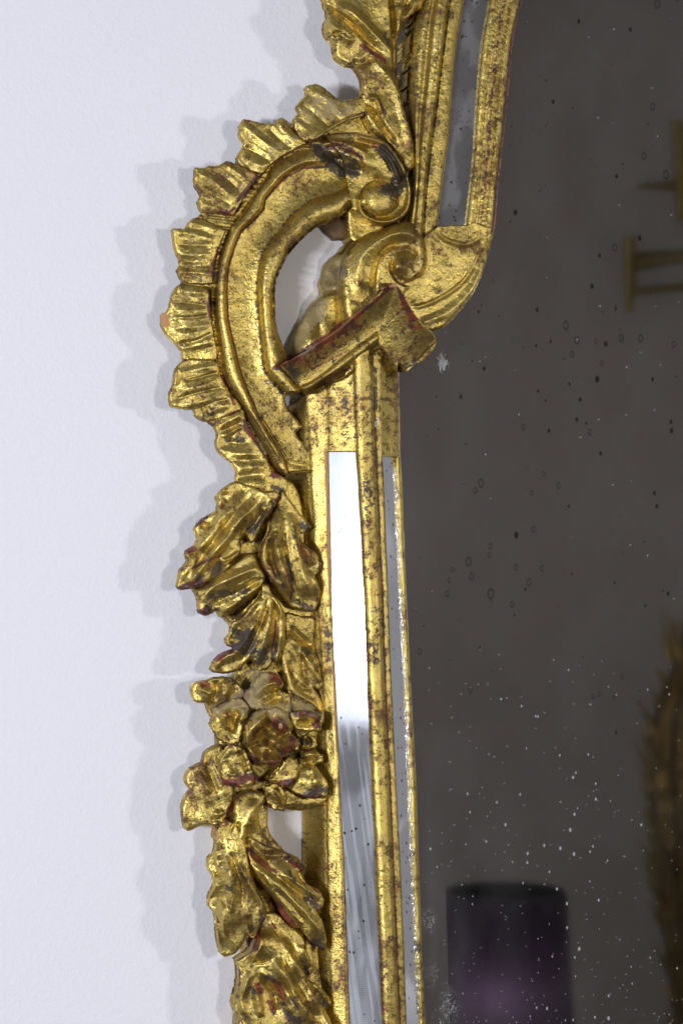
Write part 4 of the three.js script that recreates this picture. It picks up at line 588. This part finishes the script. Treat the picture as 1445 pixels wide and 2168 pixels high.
const flower = new THREE.Group(); flower.name = numbered('flower'); frame.add(flower);
{
  const petal = (out, o) => relief(flower, 'petal', { out: Z5(out), edge: [4, 1.8], th: 8, under: 6, rough: 1.7, chip: 4.5, ...o });
  petal([[600, 225], [680, 130], [740, 40], [790, 8], [860, 22], [930, 60], [948, 130], [920, 170], [962, 185], [1022, 212], [1015, 275], [985, 380], [900, 350], [800, 340], [700, 340], [640, 310]], { ctrl: Z5([[800, 30, 36], [640, 230, 34], [1000, 230, 34], [820, 200, 40], [900, 330, 38], [700, 320, 37]]), st: [[11, 4, Z5([[690, 240], [770, 150], [860, 110], [930, 120]])], [9, -3, Z5([[900, 200], [850, 260], [760, 300]])]], bumps: [[...Z5([[830, 210]])[0], 26, 22, 0, -4]] });
  petal([[318, 400], [350, 335], [440, 280], [520, 238], [600, 252], [648, 320], [640, 390], [610, 450], [580, 560], [540, 640], [450, 640], [370, 580], [320, 490]], { ctrl: Z5([[330, 420, 35], [520, 250, 37], [480, 420, 41], [400, 590, 36], [560, 560, 39]]), st: [[9, -3.4, Z5([[560, 340], [520, 440], [490, 540]])], [9, 3, Z5([[600, 320], [600, 380], [560, 450]])], [9, 2.6, Z5([[400, 350], [440, 430], [470, 520]])]], bumps: [[...Z5([[460, 390]])[0], 10, 10, 0, 2.5], [...Z5([[470, 480]])[0], 24, 26, 0, -4]] });
  petal([[1000, 380], [1080, 365], [1200, 368], [1270, 388], [1292, 440], [1262, 520], [1180, 545], [1080, 590], [1030, 480]], { ctrl: Z5([[1040, 400, 37], [1270, 420, 41], [1240, 500, 40], [1100, 560, 34], [1120, 450, 38]]), st: [[8, 3, Z5([[1080, 375], [1180, 385], [1270, 430]])], [8, -3, Z5([[1060, 460], [1150, 470], [1220, 450]])]] });
  petal([[1040, 590], [1100, 570], [1200, 560], [1240, 600], [1235, 670], [1180, 690], [1090, 700], [1040, 690]], { ctrl: Z5([[1060, 640, 28], [1220, 620, 27]]), st: [[7, 2.4, Z5([[1110, 590], [1130, 650], [1100, 690]])], [6, -2.4, Z5([[1160, 580], [1180, 640], [1150, 680]])]] });
  petal([[470, 660], [560, 650], [640, 760], [690, 880], [712, 980], [650, 1022], [520, 1004], [425, 985], [400, 900], [395, 780]], { ctrl: Z5([[420, 800, 38], [440, 960, 40], [640, 1000, 41], [560, 820, 44], [660, 900, 41]]), edge: [8, 3.4], st: [[8, -3, Z5([[560, 700], [600, 800], [640, 880]])], [12, 2.6, Z5([[440, 780], [490, 880], [560, 920]])]], bumps: [[...Z5([[545, 830]])[0], 26, 28, 0.4, -4.5]] });
  petal([[870, 900], [920, 820], [1000, 738], [1070, 778], [1084, 860], [1052, 960], [1000, 1012], [900, 992], [815, 965]], { ctrl: Z5([[880, 900, 41], [1000, 770, 40], [1060, 860, 40], [980, 880, 45], [900, 980, 40]]), edge: [8, 3.4], bumps: [[...Z5([[960, 890]])[0], 24, 24, 0.4, -4]] });
  petal([[1075, 820], [1110, 730], [1200, 688], [1290, 738, 1], [1285, 800], [1225, 822, 1], [1290, 920], [1336, 980], [1332, 1100, 1], [1260, 1112], [1120, 1105], [1020, 1045], [1060, 950]], { ctrl: Z5([[1120, 780, 31], [1270, 750, 33], [1200, 860, 33], [1320, 1060, 36], [1080, 1050, 34], [1210, 980, 38]]), st: [[9, 2.6, Z5([[1120, 760], [1190, 730], [1260, 750]])], [8, -3, Z5([[1110, 820], [1170, 800], [1220, 800]])], [10, 2.4, Z5([[1180, 840], [1230, 940], [1250, 1020]])]] });
  petal([[800, 1000], [900, 985], [965, 1060], [970, 1160], [950, 1224, 1], [880, 1220], [810, 1160], [785, 1080]], { ctrl: Z5([[850, 1010, 34], [955, 1210, 32], [820, 1140, 30], [890, 1080, 36]]), st: [[6, 2.6, Z5([[870, 1020], [910, 1090], [945, 1190]])]] });
  petal([[930, 1050], [1000, 1040], [1120, 1095], [1335, 1105], [1312, 1170], [1200, 1192], [1060, 1184], [950, 1175]], { ctrl: Z5([[980, 1100, 27], [1280, 1140, 26], [1100, 1150, 26]]), edge: [8, 3] });
  relief(flower, 'flower_centre', { out: Z5([[612, 600], [600, 540], [622, 470, 1], [650, 430], [690, 392], [735, 350], [790, 326], [850, 318], [930, 338], [985, 372, 1], [1012, 430], [1030, 500], [1022, 545, 1], [1066, 590], [1064, 660], [1010, 715], [960, 735, 1], [930, 790], [860, 826], [800, 815, 1], [740, 822], [690, 800], [662, 745, 1], [640, 690]]), edge: [6, 2.4], th: 15, under: 4, rough: 2, chip: 4.5,
    ctrl: Z5([[640, 540, 40], [720, 420, 41], [850, 360, 42], [980, 470, 42], [1030, 620, 41], [880, 790, 40], [700, 740, 39], [830, 610, 33], [800, 520, 35]]),
    bumps: [[...Z5([[925, 480]])[0], 17, 16, 0.3, 8], [...Z5([[715, 480]])[0], 14, 24, 0.6, 7], [...Z5([[1022, 640]])[0], 11, 20, 0.25, 7], [...Z5([[640, 590]])[0], 8, 26, -0.1, 5], [...Z5([[870, 790]])[0], 24, 9, 0.1, 6], [...Z5([[700, 750]])[0], 12, 12, 0.6, 5], [...Z5([[835, 600]])[0], 26, 24, 0, -6], [...Z5([[800, 660]])[0], 16, 10, 0.2, 5], [...Z5([[860, 570]])[0], 9, 8, 0, 4]],
    st: [[5, -3.4, Z5([[800, 350], [815, 430], [830, 520]])], [5, -3, Z5([[1000, 520], [950, 560], [900, 580]])], [5, -3, Z5([[790, 800], [800, 740], [810, 690]])], [5, -2.6, Z5([[640, 670], [700, 650], [750, 630]])], [5, -2.6, Z5([[960, 740], [930, 690], [890, 660]])]] });
  for (const [p, w, s] of [[[[700, 560], [730, 520], [770, 490]], 13, 1.1], [[[900, 450], [940, 500], [960, 520]], 24, 1.2], [[[1030, 600], [1020, 670], [980, 700]], 17, 1.1], [[[450, 985], [560, 980], [640, 940]], 17, 1.1], [[[840, 810], [900, 810]], 16, 1.0], [[[700, 760], [730, 790]], 14, 1.0], [[[1080, 380], [1190, 378], [1260, 410], [1250, 490]], 13, 1.1], [[[860, 60], [910, 80], [935, 110]], 15, 1.0], [[[940, 990], [1040, 970]], 15, 1.0], [[[560, 300], [590, 300]], 9, 0.9], [[[460, 375], [475, 400]], 9, 0.9], [[[560, 715], [575, 725]], 9, 0.9], [[[1110, 1105], [1300, 1105]], 7, 0.9], [[[780, 970], [830, 980]], 14, 0.8], [[[690, 940], [710, 980]], 12, 0.8]]) paint('red', 44, w, s, Z5(p));
  paint('wood', 50, 7, 1.1, Z5([[930, 475], [935, 500]])); paint('wood', 48, 5, 0.8, Z5([[765, 488], [775, 486]])); paint('wood', 40, 7, 0.7, Z5([[620, 480], [625, 520]]));
  paint('dust', 40, 40, 1.1, Z5([[640, 280], [700, 200], [770, 60]])); paint('dust', 44, 40, 0.85, Z5([[680, 390], [780, 340], [900, 350], [980, 400]])); paint('dust', 38, 36, 0.75, Z5([[360, 380], [450, 300], [560, 260]])); paint('dust', 34, 30, 0.6, Z5([[1040, 330], [1180, 340]]));
  paint('dark', 32, 26, 0.7, Z5([[1110, 620], [1180, 640]])); paint('dark', 36, 20, 0.85, Z5([[1150, 1075], [1230, 1055], [1310, 1040]])); paint('dark', 40, 20, 0.55, Z5([[640, 880], [690, 900]])); paint('dark', 34, 26, 0.5, Z5([[1050, 720], [1090, 800]])); paint('dark', 42, 16, 0.5, Z5([[860, 640], [930, 700]])); paint('dark', 41, 12, 0.5, Z5([[590, 440], [580, 520]]));
}
// stem and the lower leaves
relief(frame, 'stem', { out: Z6([[470, 20], [600, -40], [740, 20], [722, 90], [682, 150], [672, 250], [702, 360], [762, 440], [800, 500], [760, 600], [600, 640], [400, 560], [255, 470], [258, 330], [350, 300], [420, 240], [420, 130]]), edge: [14, 5], th: 16, ctrl: Z6([[600, 20, 33], [620, 200, 36], [480, 300, 36], [300, 400, 31], [700, 400, 32], [760, 500, 33], [480, 500, 38]]), st: [[16, 3, Z6([[620, 40], [580, 200], [540, 330], [480, 470]])], [8, -3, Z6([[560, 300], [570, 420], [590, 520]])], [9, 2, Z6([[440, 250], [400, 350], [380, 450]])], [7, -2, Z6([[470, 260], [450, 360], [430, 460]])]] });
paint('dark', 34, 14, 0.6, Z6([[370, 450], [380, 510]])); paint('wood', 30, 7, 0.6, Z6([[264, 350], [258, 440]])); paint('dark', 34, 12, 0.5, Z6([[700, 480], [770, 510]]));
leaf([[470, 1740], [458, 1758], [456, 1782], [452, 1804], [442, 1817], [439, 1837, 1], [450, 1856, 1], [452, 1873], [442, 1897], [441, 1921, 1], [453, 1932, 1], [457, 1959], [460, 1992], [466, 2020, 1], [474, 2025], [497, 2019], [511, 2002], [522, 1980, 1], [538, 1988], [552, 1962], [562, 1945], [563, 1928], [553, 1900], [540, 1870], [528, 1835], [522, 1800], [512, 1765], [495, 1740]], { vein: [1.4, 0.1, 10], label: 'hanging leaf on the left below the flower stem', ctrl: [[470, 1750, 35], [442, 1830, 28], [443, 1915, 27], [468, 2015, 28], [510, 1990, 34], [556, 1940, 38], [500, 1850, 40], [490, 1930, 37], [530, 1880, 39], [515, 1790, 39]],
  st: [[9, 3, Z6([[320, 540], [370, 680], [400, 850], [410, 1050], [400, 1150]])], [8, -2.4, Z6([[400, 560], [470, 760], [510, 900], [500, 1100]])], [9, 3, Z6([[470, 660], [560, 830], [640, 960], [700, 1060], [690, 1160]])], [8, 2.2, Z6([[220, 1030], [300, 1060], [330, 1200], [340, 1380]])], [7, -2, Z6([[240, 760], [320, 780], [370, 760]])], [8, -3, Z7([[510, 330], [520, 440], [560, 560]])], [7, 2, Z6([[280, 560], [270, 660], [320, 720]])]] });
paint('red', 37, 14, 1.0, Z7([[670, 390], [640, 470], [600, 570], [580, 660]])); paint('dark', 37, 18, 0.7, Z7([[650, 330], [640, 380]])); paint('dark', 36, 18, 0.6, Z6([[320, 680], [360, 720]])); paint('dark', 35, 16, 0.6, Z6([[340, 890], [390, 920]])); paint('dark', 36, 14, 0.7, Z7([[540, 450], [560, 510]])); paint('red', 28, 8, 0.6, Z7([[170, 310], [190, 400]])); paint('dark', 38, 10, 0.7, Z6([[490, 760], [540, 830]]));
leaf([[528, 1772], [555, 1785], [577, 1793], [593, 1800], [606, 1804], [628, 1815], [649, 1832, 1], [643, 1843], [630, 1848, 1], [640, 1865], [661, 1877], [677, 1888], [686, 1904, 1], [683, 1919], [670, 1929, 1], [683, 1953], [689, 1975], [690, 2000], [686, 2013], [672, 2006], [655, 1990], [638, 1965, 1], [620, 1962], [604, 1948], [590, 1922], [578, 1900], [562, 1882], [545, 1858], [530, 1830], [524, 1800]], { vein: [0.85, 0.1, 10], label: 'hanging leaf on the right below the flower, against the stile', ctrl: [[535, 1790, 38], [600, 1802, 33], [645, 1835, 34], [683, 1910, 33], [688, 2005, 34], [600, 1860, 41], [640, 1920, 40], [660, 1960, 39], [560, 1850, 39], [610, 1940, 38]],
  st: [[7, -3, Z6([[560, 440], [600, 560], [700, 660], [800, 740]])], [9, 3, Z6([[600, 480], [700, 580], [830, 590], [900, 590]])], [10, 3, Z6([[600, 680], [760, 800], [900, 930], [1050, 1080], [1200, 1250], [1260, 1370]])], [7, -2.6, Z6([[600, 790], [680, 880], [760, 980], [850, 1060]])], [7, -2.2, Z6([[850, 780], [980, 900], [1100, 1000], [1180, 1110]])], [8, 2.2, Z6([[900, 760], [1040, 860], [1160, 940], [1250, 1010]])], [8, 3, Z6([[930, 610], [1010, 640], [1100, 690]])], [9, 2.4, Z6([[720, 780], [830, 960], [960, 1110], [1080, 1260]])]] });
paint('red', 39, 8, 1.0, Z6([[580, 530], [700, 650], [830, 750]])); paint('red', 37, 11, 0.9, Z6([[930, 620], [1010, 690], [1090, 730]])); paint('dark', 36, 12, 0.7, Z6([[960, 620], [1060, 670], [1110, 700]])); paint('red', 39, 9, 1.0, Z6([[630, 830], [700, 900], [740, 950]])); paint('red', 38, 12, 1.1, Z6([[850, 1050], [930, 1170], [1000, 1260]])); paint('dark', 37, 30, 0.7, Z6([[1150, 990], [1210, 1080]])); paint('dark', 39, 20, 0.7, Z6([[960, 760], [1000, 830]])); paint('dark', 36, 20, 0.8, Z7([[1190, 590], [1270, 650]])); paint('red', 35, 9, 0.8, Z7([[1150, 600], [1230, 680], [1290, 690]])); paint('dark', 39, 12, 0.6, Z6([[960, 1120], [1020, 1160]])); paint('red', 34, 5, 0.7, Z6([[1170, 890], [1240, 950]]));
leaf(Z7([[640, 330], [780, 310], [950, 450], [1060, 540], [1095, 640], [1110, 720], [1178, 850], [1150, 930], [1108, 972, 1], [1200, 1040], [1300, 1130], [1352, 1240], [1290, 1295, 1], [1350, 1420], [1400, 1560], [1400, 1760, 1], [560, 1760, 1], [480, 1500], [420, 1400], [362, 1290], [372, 1180], [402, 1080], [410, 900], [388, 805, 1], [440, 770], [530, 700], [590, 560]]), { vein: [1.0, 0.1, 10], label: 'stalk and leaf with ribbed stems at the foot of the picture', th: 16, ctrl: Z7([[640, 400, 30], [950, 500, 31], [700, 650, 40], [1150, 870, 31], [1330, 1230, 30], [390, 1200, 29], [420, 850, 32], [900, 900, 42], [1100, 1250, 42], [600, 1150, 33], [720, 1100, 32], [1300, 1600, 40], [600, 1600, 36]]),
  st: [[9, 3.4, Z7([[860, 560], [950, 760], [1060, 960], [1180, 1180], [1320, 1440], [1400, 1600]])], [5, -2.6, Z7([[830, 720], [940, 940], [1060, 1150], [1200, 1400]])], [9, 3.2, Z7([[760, 780], [870, 950], [970, 1120], [1100, 1340], [1200, 1500]])], [5, -2, Z7([[960, 600], [1020, 780], [1120, 960], [1240, 1180]])], [9, 2.6, Z7([[640, 520], [640, 640], [560, 780]])], [5, -1.6, Z7([[560, 815], [660, 820], [740, 790]])], [10, 3.4, Z7([[520, 900], [490, 1040], [440, 1200], [480, 1380]])], [10, 3.2, Z7([[580, 1080], [610, 1230], [640, 1380]])], [12, -3.4, Z7([[620, 1010], [720, 1060], [780, 1160], [800, 1300]])], [8, 2.4, Z7([[620, 900], [700, 950], [780, 1010], [880, 1200], [960, 1350]])], [8, 2, Z7([[1060, 640], [1100, 760], [1140, 860]])], [9, 2.2, Z7([[1140, 1010], [1230, 1100], [1310, 1220]])]] });
paint('red', 34, 16, 0.9, Z7([[600, 1050], [640, 1110]])); paint('red', 36, 16, 0.9, Z7([[780, 1000], [840, 1110], [860, 1180]])); paint('dark', 36, 22, 0.8, Z7([[690, 970], [750, 980]])); paint('red', 34, 22, 0.7, Z7([[730, 1230], [770, 1320]])); paint('dark', 38, 24, 0.6, Z7([[830, 1180], [880, 1280], [900, 1340]])); paint('red', 36, 14, 0.8, Z7([[890, 1380], [1000, 1420]])); paint('dark', 38, 20, 0.8, Z7([[950, 1390], [1010, 1400]])); paint('dark', 33, 18, 0.6, Z7([[540, 1060], [560, 1120]])); paint('red', 32, 9, 0.7, Z7([[415, 900], [410, 1050]])); paint('dark', 33, 20, 0.6, Z7([[1080, 780], [1100, 930]])); paint('dark', 32, 20, 0.5, Z7([[1230, 1150], [1320, 1260]])); paint('red', 34, 10, 0.7, Z7([[760, 430], [790, 470]])); paint('dark', 40, 10, 0.6, Z7([[940, 1170], [1000, 1260]]));

// --- rubbed places along the lower stile
{
  const down = (f, d, y0, y1) => rowsIn(y0, y1, 30).map((y) => [f(y) + d, y]);
  paint('dark', 44, 34, 0.52, down(L2, 18, 1020, 1080)); paint('dark', 44, 26, 0.32, down(L2, 16, 1150, 1260)); paint('red', 44, 30, 0.42, down(L2, 18, 1010, 1420)); paint('dark', 44, 32, 0.46, down(L2, 18, 1290, 1420));
  paint('red', 40, 8, 0.75, down(L3, 2, 830, 2230)); paint('dark', 40, 7, 0.6, down(L3, 3, 830, 1450)); paint('red', 41, 5, 0.55, down(L2, 0, 1250, 2230));
  paint('wood', 31, 7, 0.9, down(L1, -4, PANE_A, 1280)); paint('wood', 31, 5, 0.75, down(L1, -3, 1400, 1600)); paint('wood', 31, 3.5, 0.5, down(L1, -2, 1620, 2230));
  paint('dark', 31, 16, 0.55, down(L1, -10, 1340, 1410)); paint('dark', 30, 9, 0.4, down(L0, 28, 1060, 1085)); paint('red', 40, 14, 0.5, down(L2, 8, 2060, 2230)); paint('dark', 30, 20, 0.3, down(L1, -12, 1560, 1590)); paint('dark', 30, 20, 0.35, down(L0, 14, 2060, 2130));
  paint('chalk', 41, 2.2, 0.9, [[797, 884], [803, 888], [801, 898], [795, 903], [794, 894], [799, 892]]);
}

// ---------------------------------------------------------------- lay the leaf: tone, bole, stains, painted shade, dust
{
  const chans = { red: 0, edge: 1, dark: 2, dust: 3, wood: 4, chalk: 5 }, F = [0, 1, 2, 3, 4, 5].map(() => new Float32Array(TW * TH));
  const cv = document.createElement('canvas'); cv.width = TW; cv.height = TH; const cx = cv.getContext('2d');
  for (const [name, k] of Object.entries(chans)) {
    cx.globalCompositeOperation = 'source-over'; cx.fillStyle = '#000'; cx.globalAlpha = 1; cx.fillRect(0, 0, TW, TH); cx.globalCompositeOperation = 'lighter'; cx.lineCap = cx.lineJoin = 'round'; cx.strokeStyle = '#fff';
    for (const [ch, z, w, s, pts] of paints) {
      if (ch !== name) continue;
      const q = pts.map((p) => { const a = at(p[0], p[1], z); return [(a[0] - MX0) / (MX1 - MX0) * TW, (a[1] - MY0) / (MY1 - MY0) * TH]; }), lw = w * 0.0003 / (MY1 - MY0) * TH;
      for (const [m, a] of ch === 'chalk' || ch === 'edge' ? [[1, 0.6]] : [[0.45, 0.28], [0.8, 0.24], [1.15, 0.2], [1.6, 0.13]]) { cx.globalAlpha = Math.min(1, a * s); cx.lineWidth = lw * m; cx.beginPath(); q.forEach((p, i) => (i ? cx.lineTo(...p) : cx.moveTo(...p))); cx.stroke(); }
    }
    const d = cx.getImageData(0, 0, TW, TH).data; for (let i = 0; i < TW * TH; i++) F[k][i] = d[i * 4] / 255;
  }
  const srgb = (v) => Math.round(255 * Math.min(1, v <= 0.0031308 ? v * 12.92 : 1.055 * Math.pow(v, 1 / 2.4) - 0.055));
  const col = [0, 0, 0];
  for (let y = 0; y < TH; y++) for (let x = 0; x < TW; x++) {
    const i = y * TW + x, a = fbm(x / 60, y / 60 + 7, 3), b = fbm(x / 9 + 50, y / 9, 3), c = vnoise(x / 2.1 + 9, y / 2.1), d = vnoise(x / 1.25, y / 1.25 + 31), e = fbm(x / 4.2 + 3, y / 4.2, 2), lap = vnoise(x / 26 + 90, y / 17 + 4);
    let r = lerp(0.47, 0.69, b), g = lerp(0.352, 0.525, b), bl = lerp(0.09, 0.165, e), ro = 0.27 + 0.17 * a + 0.16 * e, me = 1;
    const mixTo = (k, R, G, B, rr, mm) => { if (k <= 0) return; k = Math.min(1, k); r = lerp(r, R, k); g = lerp(g, G, k); bl = lerp(bl, B, k); ro = lerp(ro, rr, k); me = lerp(me, mm, k); };
    mixTo(0.3 * sm(0.5, 0.8, lap), 0.60, 0.40, 0.085, 0.36, 1);
    // thin, toned leaf with bole grinning through
    mixTo(0.7 * sm(0.47, 0.66, 0.55 * a + 0.45 * b), 0.30, 0.20, 0.05, 0.46, 0.95);
    mixTo(0.8 * sm(0.60, 0.66, 0.35 * a + 0.4 * b + 0.25 * e), 0.20, 0.085, 0.03, 0.45, 0.5);
    const redN = F[0][i] + F[1][i] * 0.8 + 0.8 * (0.4 * b + 0.3 * e + 0.3 * c - 0.5), kr = sm(0.36, 0.50, redN) * (F[0][i] + F[1][i] > 0.03 ? 1 : 0);
    const deep = sm(0.4, 0.62, fbm(x / 12 + 7, y / 12, 2)); mixTo(kr, lerp(0.20, 0.085, deep), lerp(0.042, 0.026, deep), lerp(0.02, 0.022, deep), 0.36, 0.18);
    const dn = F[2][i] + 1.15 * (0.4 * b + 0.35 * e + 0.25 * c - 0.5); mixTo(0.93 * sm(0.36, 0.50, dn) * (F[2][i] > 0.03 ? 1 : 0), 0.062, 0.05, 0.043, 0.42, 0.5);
    // fly specks and grime in the pores
    const pore = 0.5 * c + 0.5 * d, dens = 0.075 * sm(0.3, 0.7, a) + 0.12 * sm(0.42, 0.68, b); mixTo(0.92 * sm(0.80 - dens * 1.4, 0.86 - dens * 1.4, pore), 0.055, 0.038, 0.018, 0.5, 0.35);
    mixTo(0.66 * sm(0.40, 0.66, F[3][i] + 0.7 * (e - 0.5) + 0.45 * (c - 0.5)) * (F[3][i] > 0.03 ? 1 : 0), 0.27, 0.215, 0.13, 0.8, 0.15);
    mixTo(sm(0.30, 0.42, F[4][i] + 0.25 * (e - 0.5)) * (F[4][i] > 0.03 ? 1 : 0), 0.50, 0.26, 0.11, 0.7, 0.05);
    mixTo(sm(0.2, 0.4, F[5][i]), 0.7, 0.68, 0.62, 0.8, 0);
    col[0] = r; col[1] = g; col[2] = bl;
    for (let q = 0; q < 3; q++) goldColor[i * 4 + q] = srgb(col[q]); goldColor[i * 4 + 3] = 255;
    goldOrm[i * 4] = 255; goldOrm[i * 4 + 1] = Math.round(255 * ro); goldOrm[i * 4 + 2] = Math.round(255 * me); goldOrm[i * 4 + 3] = 255;
  }
}

// ---------------------------------------------------------------- what the glass shows across the room
{
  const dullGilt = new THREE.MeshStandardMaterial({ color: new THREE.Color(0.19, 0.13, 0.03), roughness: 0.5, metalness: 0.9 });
  const Zs = 3.2, s = 0.0003 * (1.43 + Zs) / 1.43, P = (x, y) => new THREE.Vector3(...mirrored(x, y, Zs));
  const bar = (a, b, r0, r1) => { const A = P(...a), B = P(...b), d = B.clone().sub(A), g = new THREE.CylinderGeometry(r1 * s, r0 * s, d.length(), 14); g.translate(0, d.length() / 2, 0); g.applyQuaternion(new THREE.Quaternion().setFromUnitVectors(new THREE.Vector3(0, 1, 0), d.normalize())); g.translate(A.x, A.y, A.z); return g; };
  const t = thing('wall_sconce', 'gilt wall sconce across the room, dimly reflected high in the glass', 'sconce');
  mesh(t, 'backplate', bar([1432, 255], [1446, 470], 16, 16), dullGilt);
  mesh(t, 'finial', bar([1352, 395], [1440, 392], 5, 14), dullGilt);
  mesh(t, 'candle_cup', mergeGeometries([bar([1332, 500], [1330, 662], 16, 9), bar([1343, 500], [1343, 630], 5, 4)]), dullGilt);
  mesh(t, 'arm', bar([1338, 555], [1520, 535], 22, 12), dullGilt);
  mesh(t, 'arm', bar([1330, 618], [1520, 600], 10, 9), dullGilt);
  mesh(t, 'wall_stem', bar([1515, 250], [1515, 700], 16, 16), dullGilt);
  const Zu = 2.9, su = 0.0003 * (1.43 + Zu) / 1.43, c = mirrored(1490, 2168, Zu);
  const prof0 = [[1300, 10], [1340, 40], [1400, 62], [1480, 90], [1550, 112], [1620, 120], [1700, 116], [1850, 103], [1950, 90], [2080, 72], [2200, 60], [2350, 50], [2420, 90], [2440, 92]];
  const prof = rowsIn(1300, 2440, 12, [2440]).map((y) => { let i = 1; while (i < prof0.length - 1 && y > prof0[i][0]) i++; const [a, p] = prof0[i - 1], [b, q] = prof0[i]; return [y, lerp(p, q, (y - a) / (b - a))]; }).reverse().map(([y, r]) => new THREE.Vector2(r * su, mirrored(1490, y, Zu)[1] - c[1]));
  const urn = new THREE.LatheGeometry(prof, 90), up = urn.attributes.position; for (let i = 0; i < up.count; i++) { const a = Math.atan2(up.getZ(i), up.getX(i)), k = 1 + 0.06 * Math.sin(a * 10) + 0.16 * (fbm(a * 5 + 20, up.getY(i) * 9 + 40, 3) - 0.5) + 0.10 * (vnoise(a * 14, up.getY(i) * 40 + 50) - 0.5); up.setX(i, up.getX(i) * k); up.setZ(i, up.getZ(i) * k); } urn.computeVertexNormals();
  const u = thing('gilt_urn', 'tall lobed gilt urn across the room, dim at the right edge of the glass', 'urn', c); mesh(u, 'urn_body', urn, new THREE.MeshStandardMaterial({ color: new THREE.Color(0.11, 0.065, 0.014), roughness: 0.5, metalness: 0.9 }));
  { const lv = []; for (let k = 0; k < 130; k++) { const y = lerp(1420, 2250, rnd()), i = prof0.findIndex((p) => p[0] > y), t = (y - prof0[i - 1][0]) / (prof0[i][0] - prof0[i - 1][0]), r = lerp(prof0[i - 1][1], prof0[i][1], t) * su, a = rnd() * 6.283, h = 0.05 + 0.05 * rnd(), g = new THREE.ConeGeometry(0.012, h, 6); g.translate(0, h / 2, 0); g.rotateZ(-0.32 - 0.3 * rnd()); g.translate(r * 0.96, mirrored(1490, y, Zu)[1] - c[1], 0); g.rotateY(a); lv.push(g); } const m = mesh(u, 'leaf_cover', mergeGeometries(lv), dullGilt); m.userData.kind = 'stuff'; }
  for (let k = 0; k < 16; k++) { const h = (0.05 + 0.09 * rnd()), g = new THREE.ConeGeometry(0.008 + 0.006 * rnd(), h, 7); g.translate(0, h / 2, 0); g.rotateZ((rnd() - 0.5) * 0.5); const a = rnd() * 6.28, r = (0.03 + 0.04 * rnd()); g.translate(Math.cos(a) * r, mirrored(1490, 1400, Zu)[1] - c[1], Math.sin(a) * r); mesh(u, 'plume', g, dullGilt); }
  const Zl = 2.5, sl = 0.0003 * (1.43 + Zl) / 1.43, lc = mirrored(1068, 1884, Zl), shade = thing('table_lamp', 'table lamp with a dark violet drum shade, reflected low in the glass', 'lamp', lc);
  const sh = new THREE.LatheGeometry([[126 * sl, -0.006], [127 * sl, 0], [132 * sl, -0.005], [142 * sl, -0.15], [155 * sl, -0.32]].map((p) => new THREE.Vector2(...p)).reverse(), 64);
  const cloth = new THREE.MeshPhysicalMaterial({ color: new THREE.Color(0.024, 0.0155, 0.026), roughness: 1, specularIntensity: 0.1, transmission: 0.35, thickness: 0, side: THREE.DoubleSide });
  mesh(shade, 'lamp_shade', sh, cloth);
  mesh(shade, 'shade_top', new THREE.CylinderGeometry(126 * sl, 126 * sl, 0.006, 64).translate(0, -0.006, 0), new THREE.MeshPhysicalMaterial({ color: 0x020202, roughness: 1, specularIntensity: 0 }));
  mesh(shade, 'lamp_base', new THREE.CylinderGeometry(0.02, 0.06, 0.6, 24).translate(0, -0.66, 0), blackMetal);
  const bulb = mesh(shade, 'added_bulb', new THREE.SphereGeometry(0.018, 20, 14), new THREE.MeshStandardMaterial({ color: 0xffffff, emissive: new THREE.Color(1, 0.85, 0.95), emissiveIntensity: 1 })); bulb.position.set(-0.03, -0.175, -0.062);  // bulb added close behind the cloth to make the violet glow
  const bl = new THREE.PointLight(new THREE.Color(1, 0.88, 1), 0.06); bl.castShadow = true; bl.position.copy(bulb.position); shade.add(bl);
}
scene.traverse((o) => { if (o.isMesh) { o.castShadow = o.receiveShadow = true; } });
renderer.render(scene, camera);
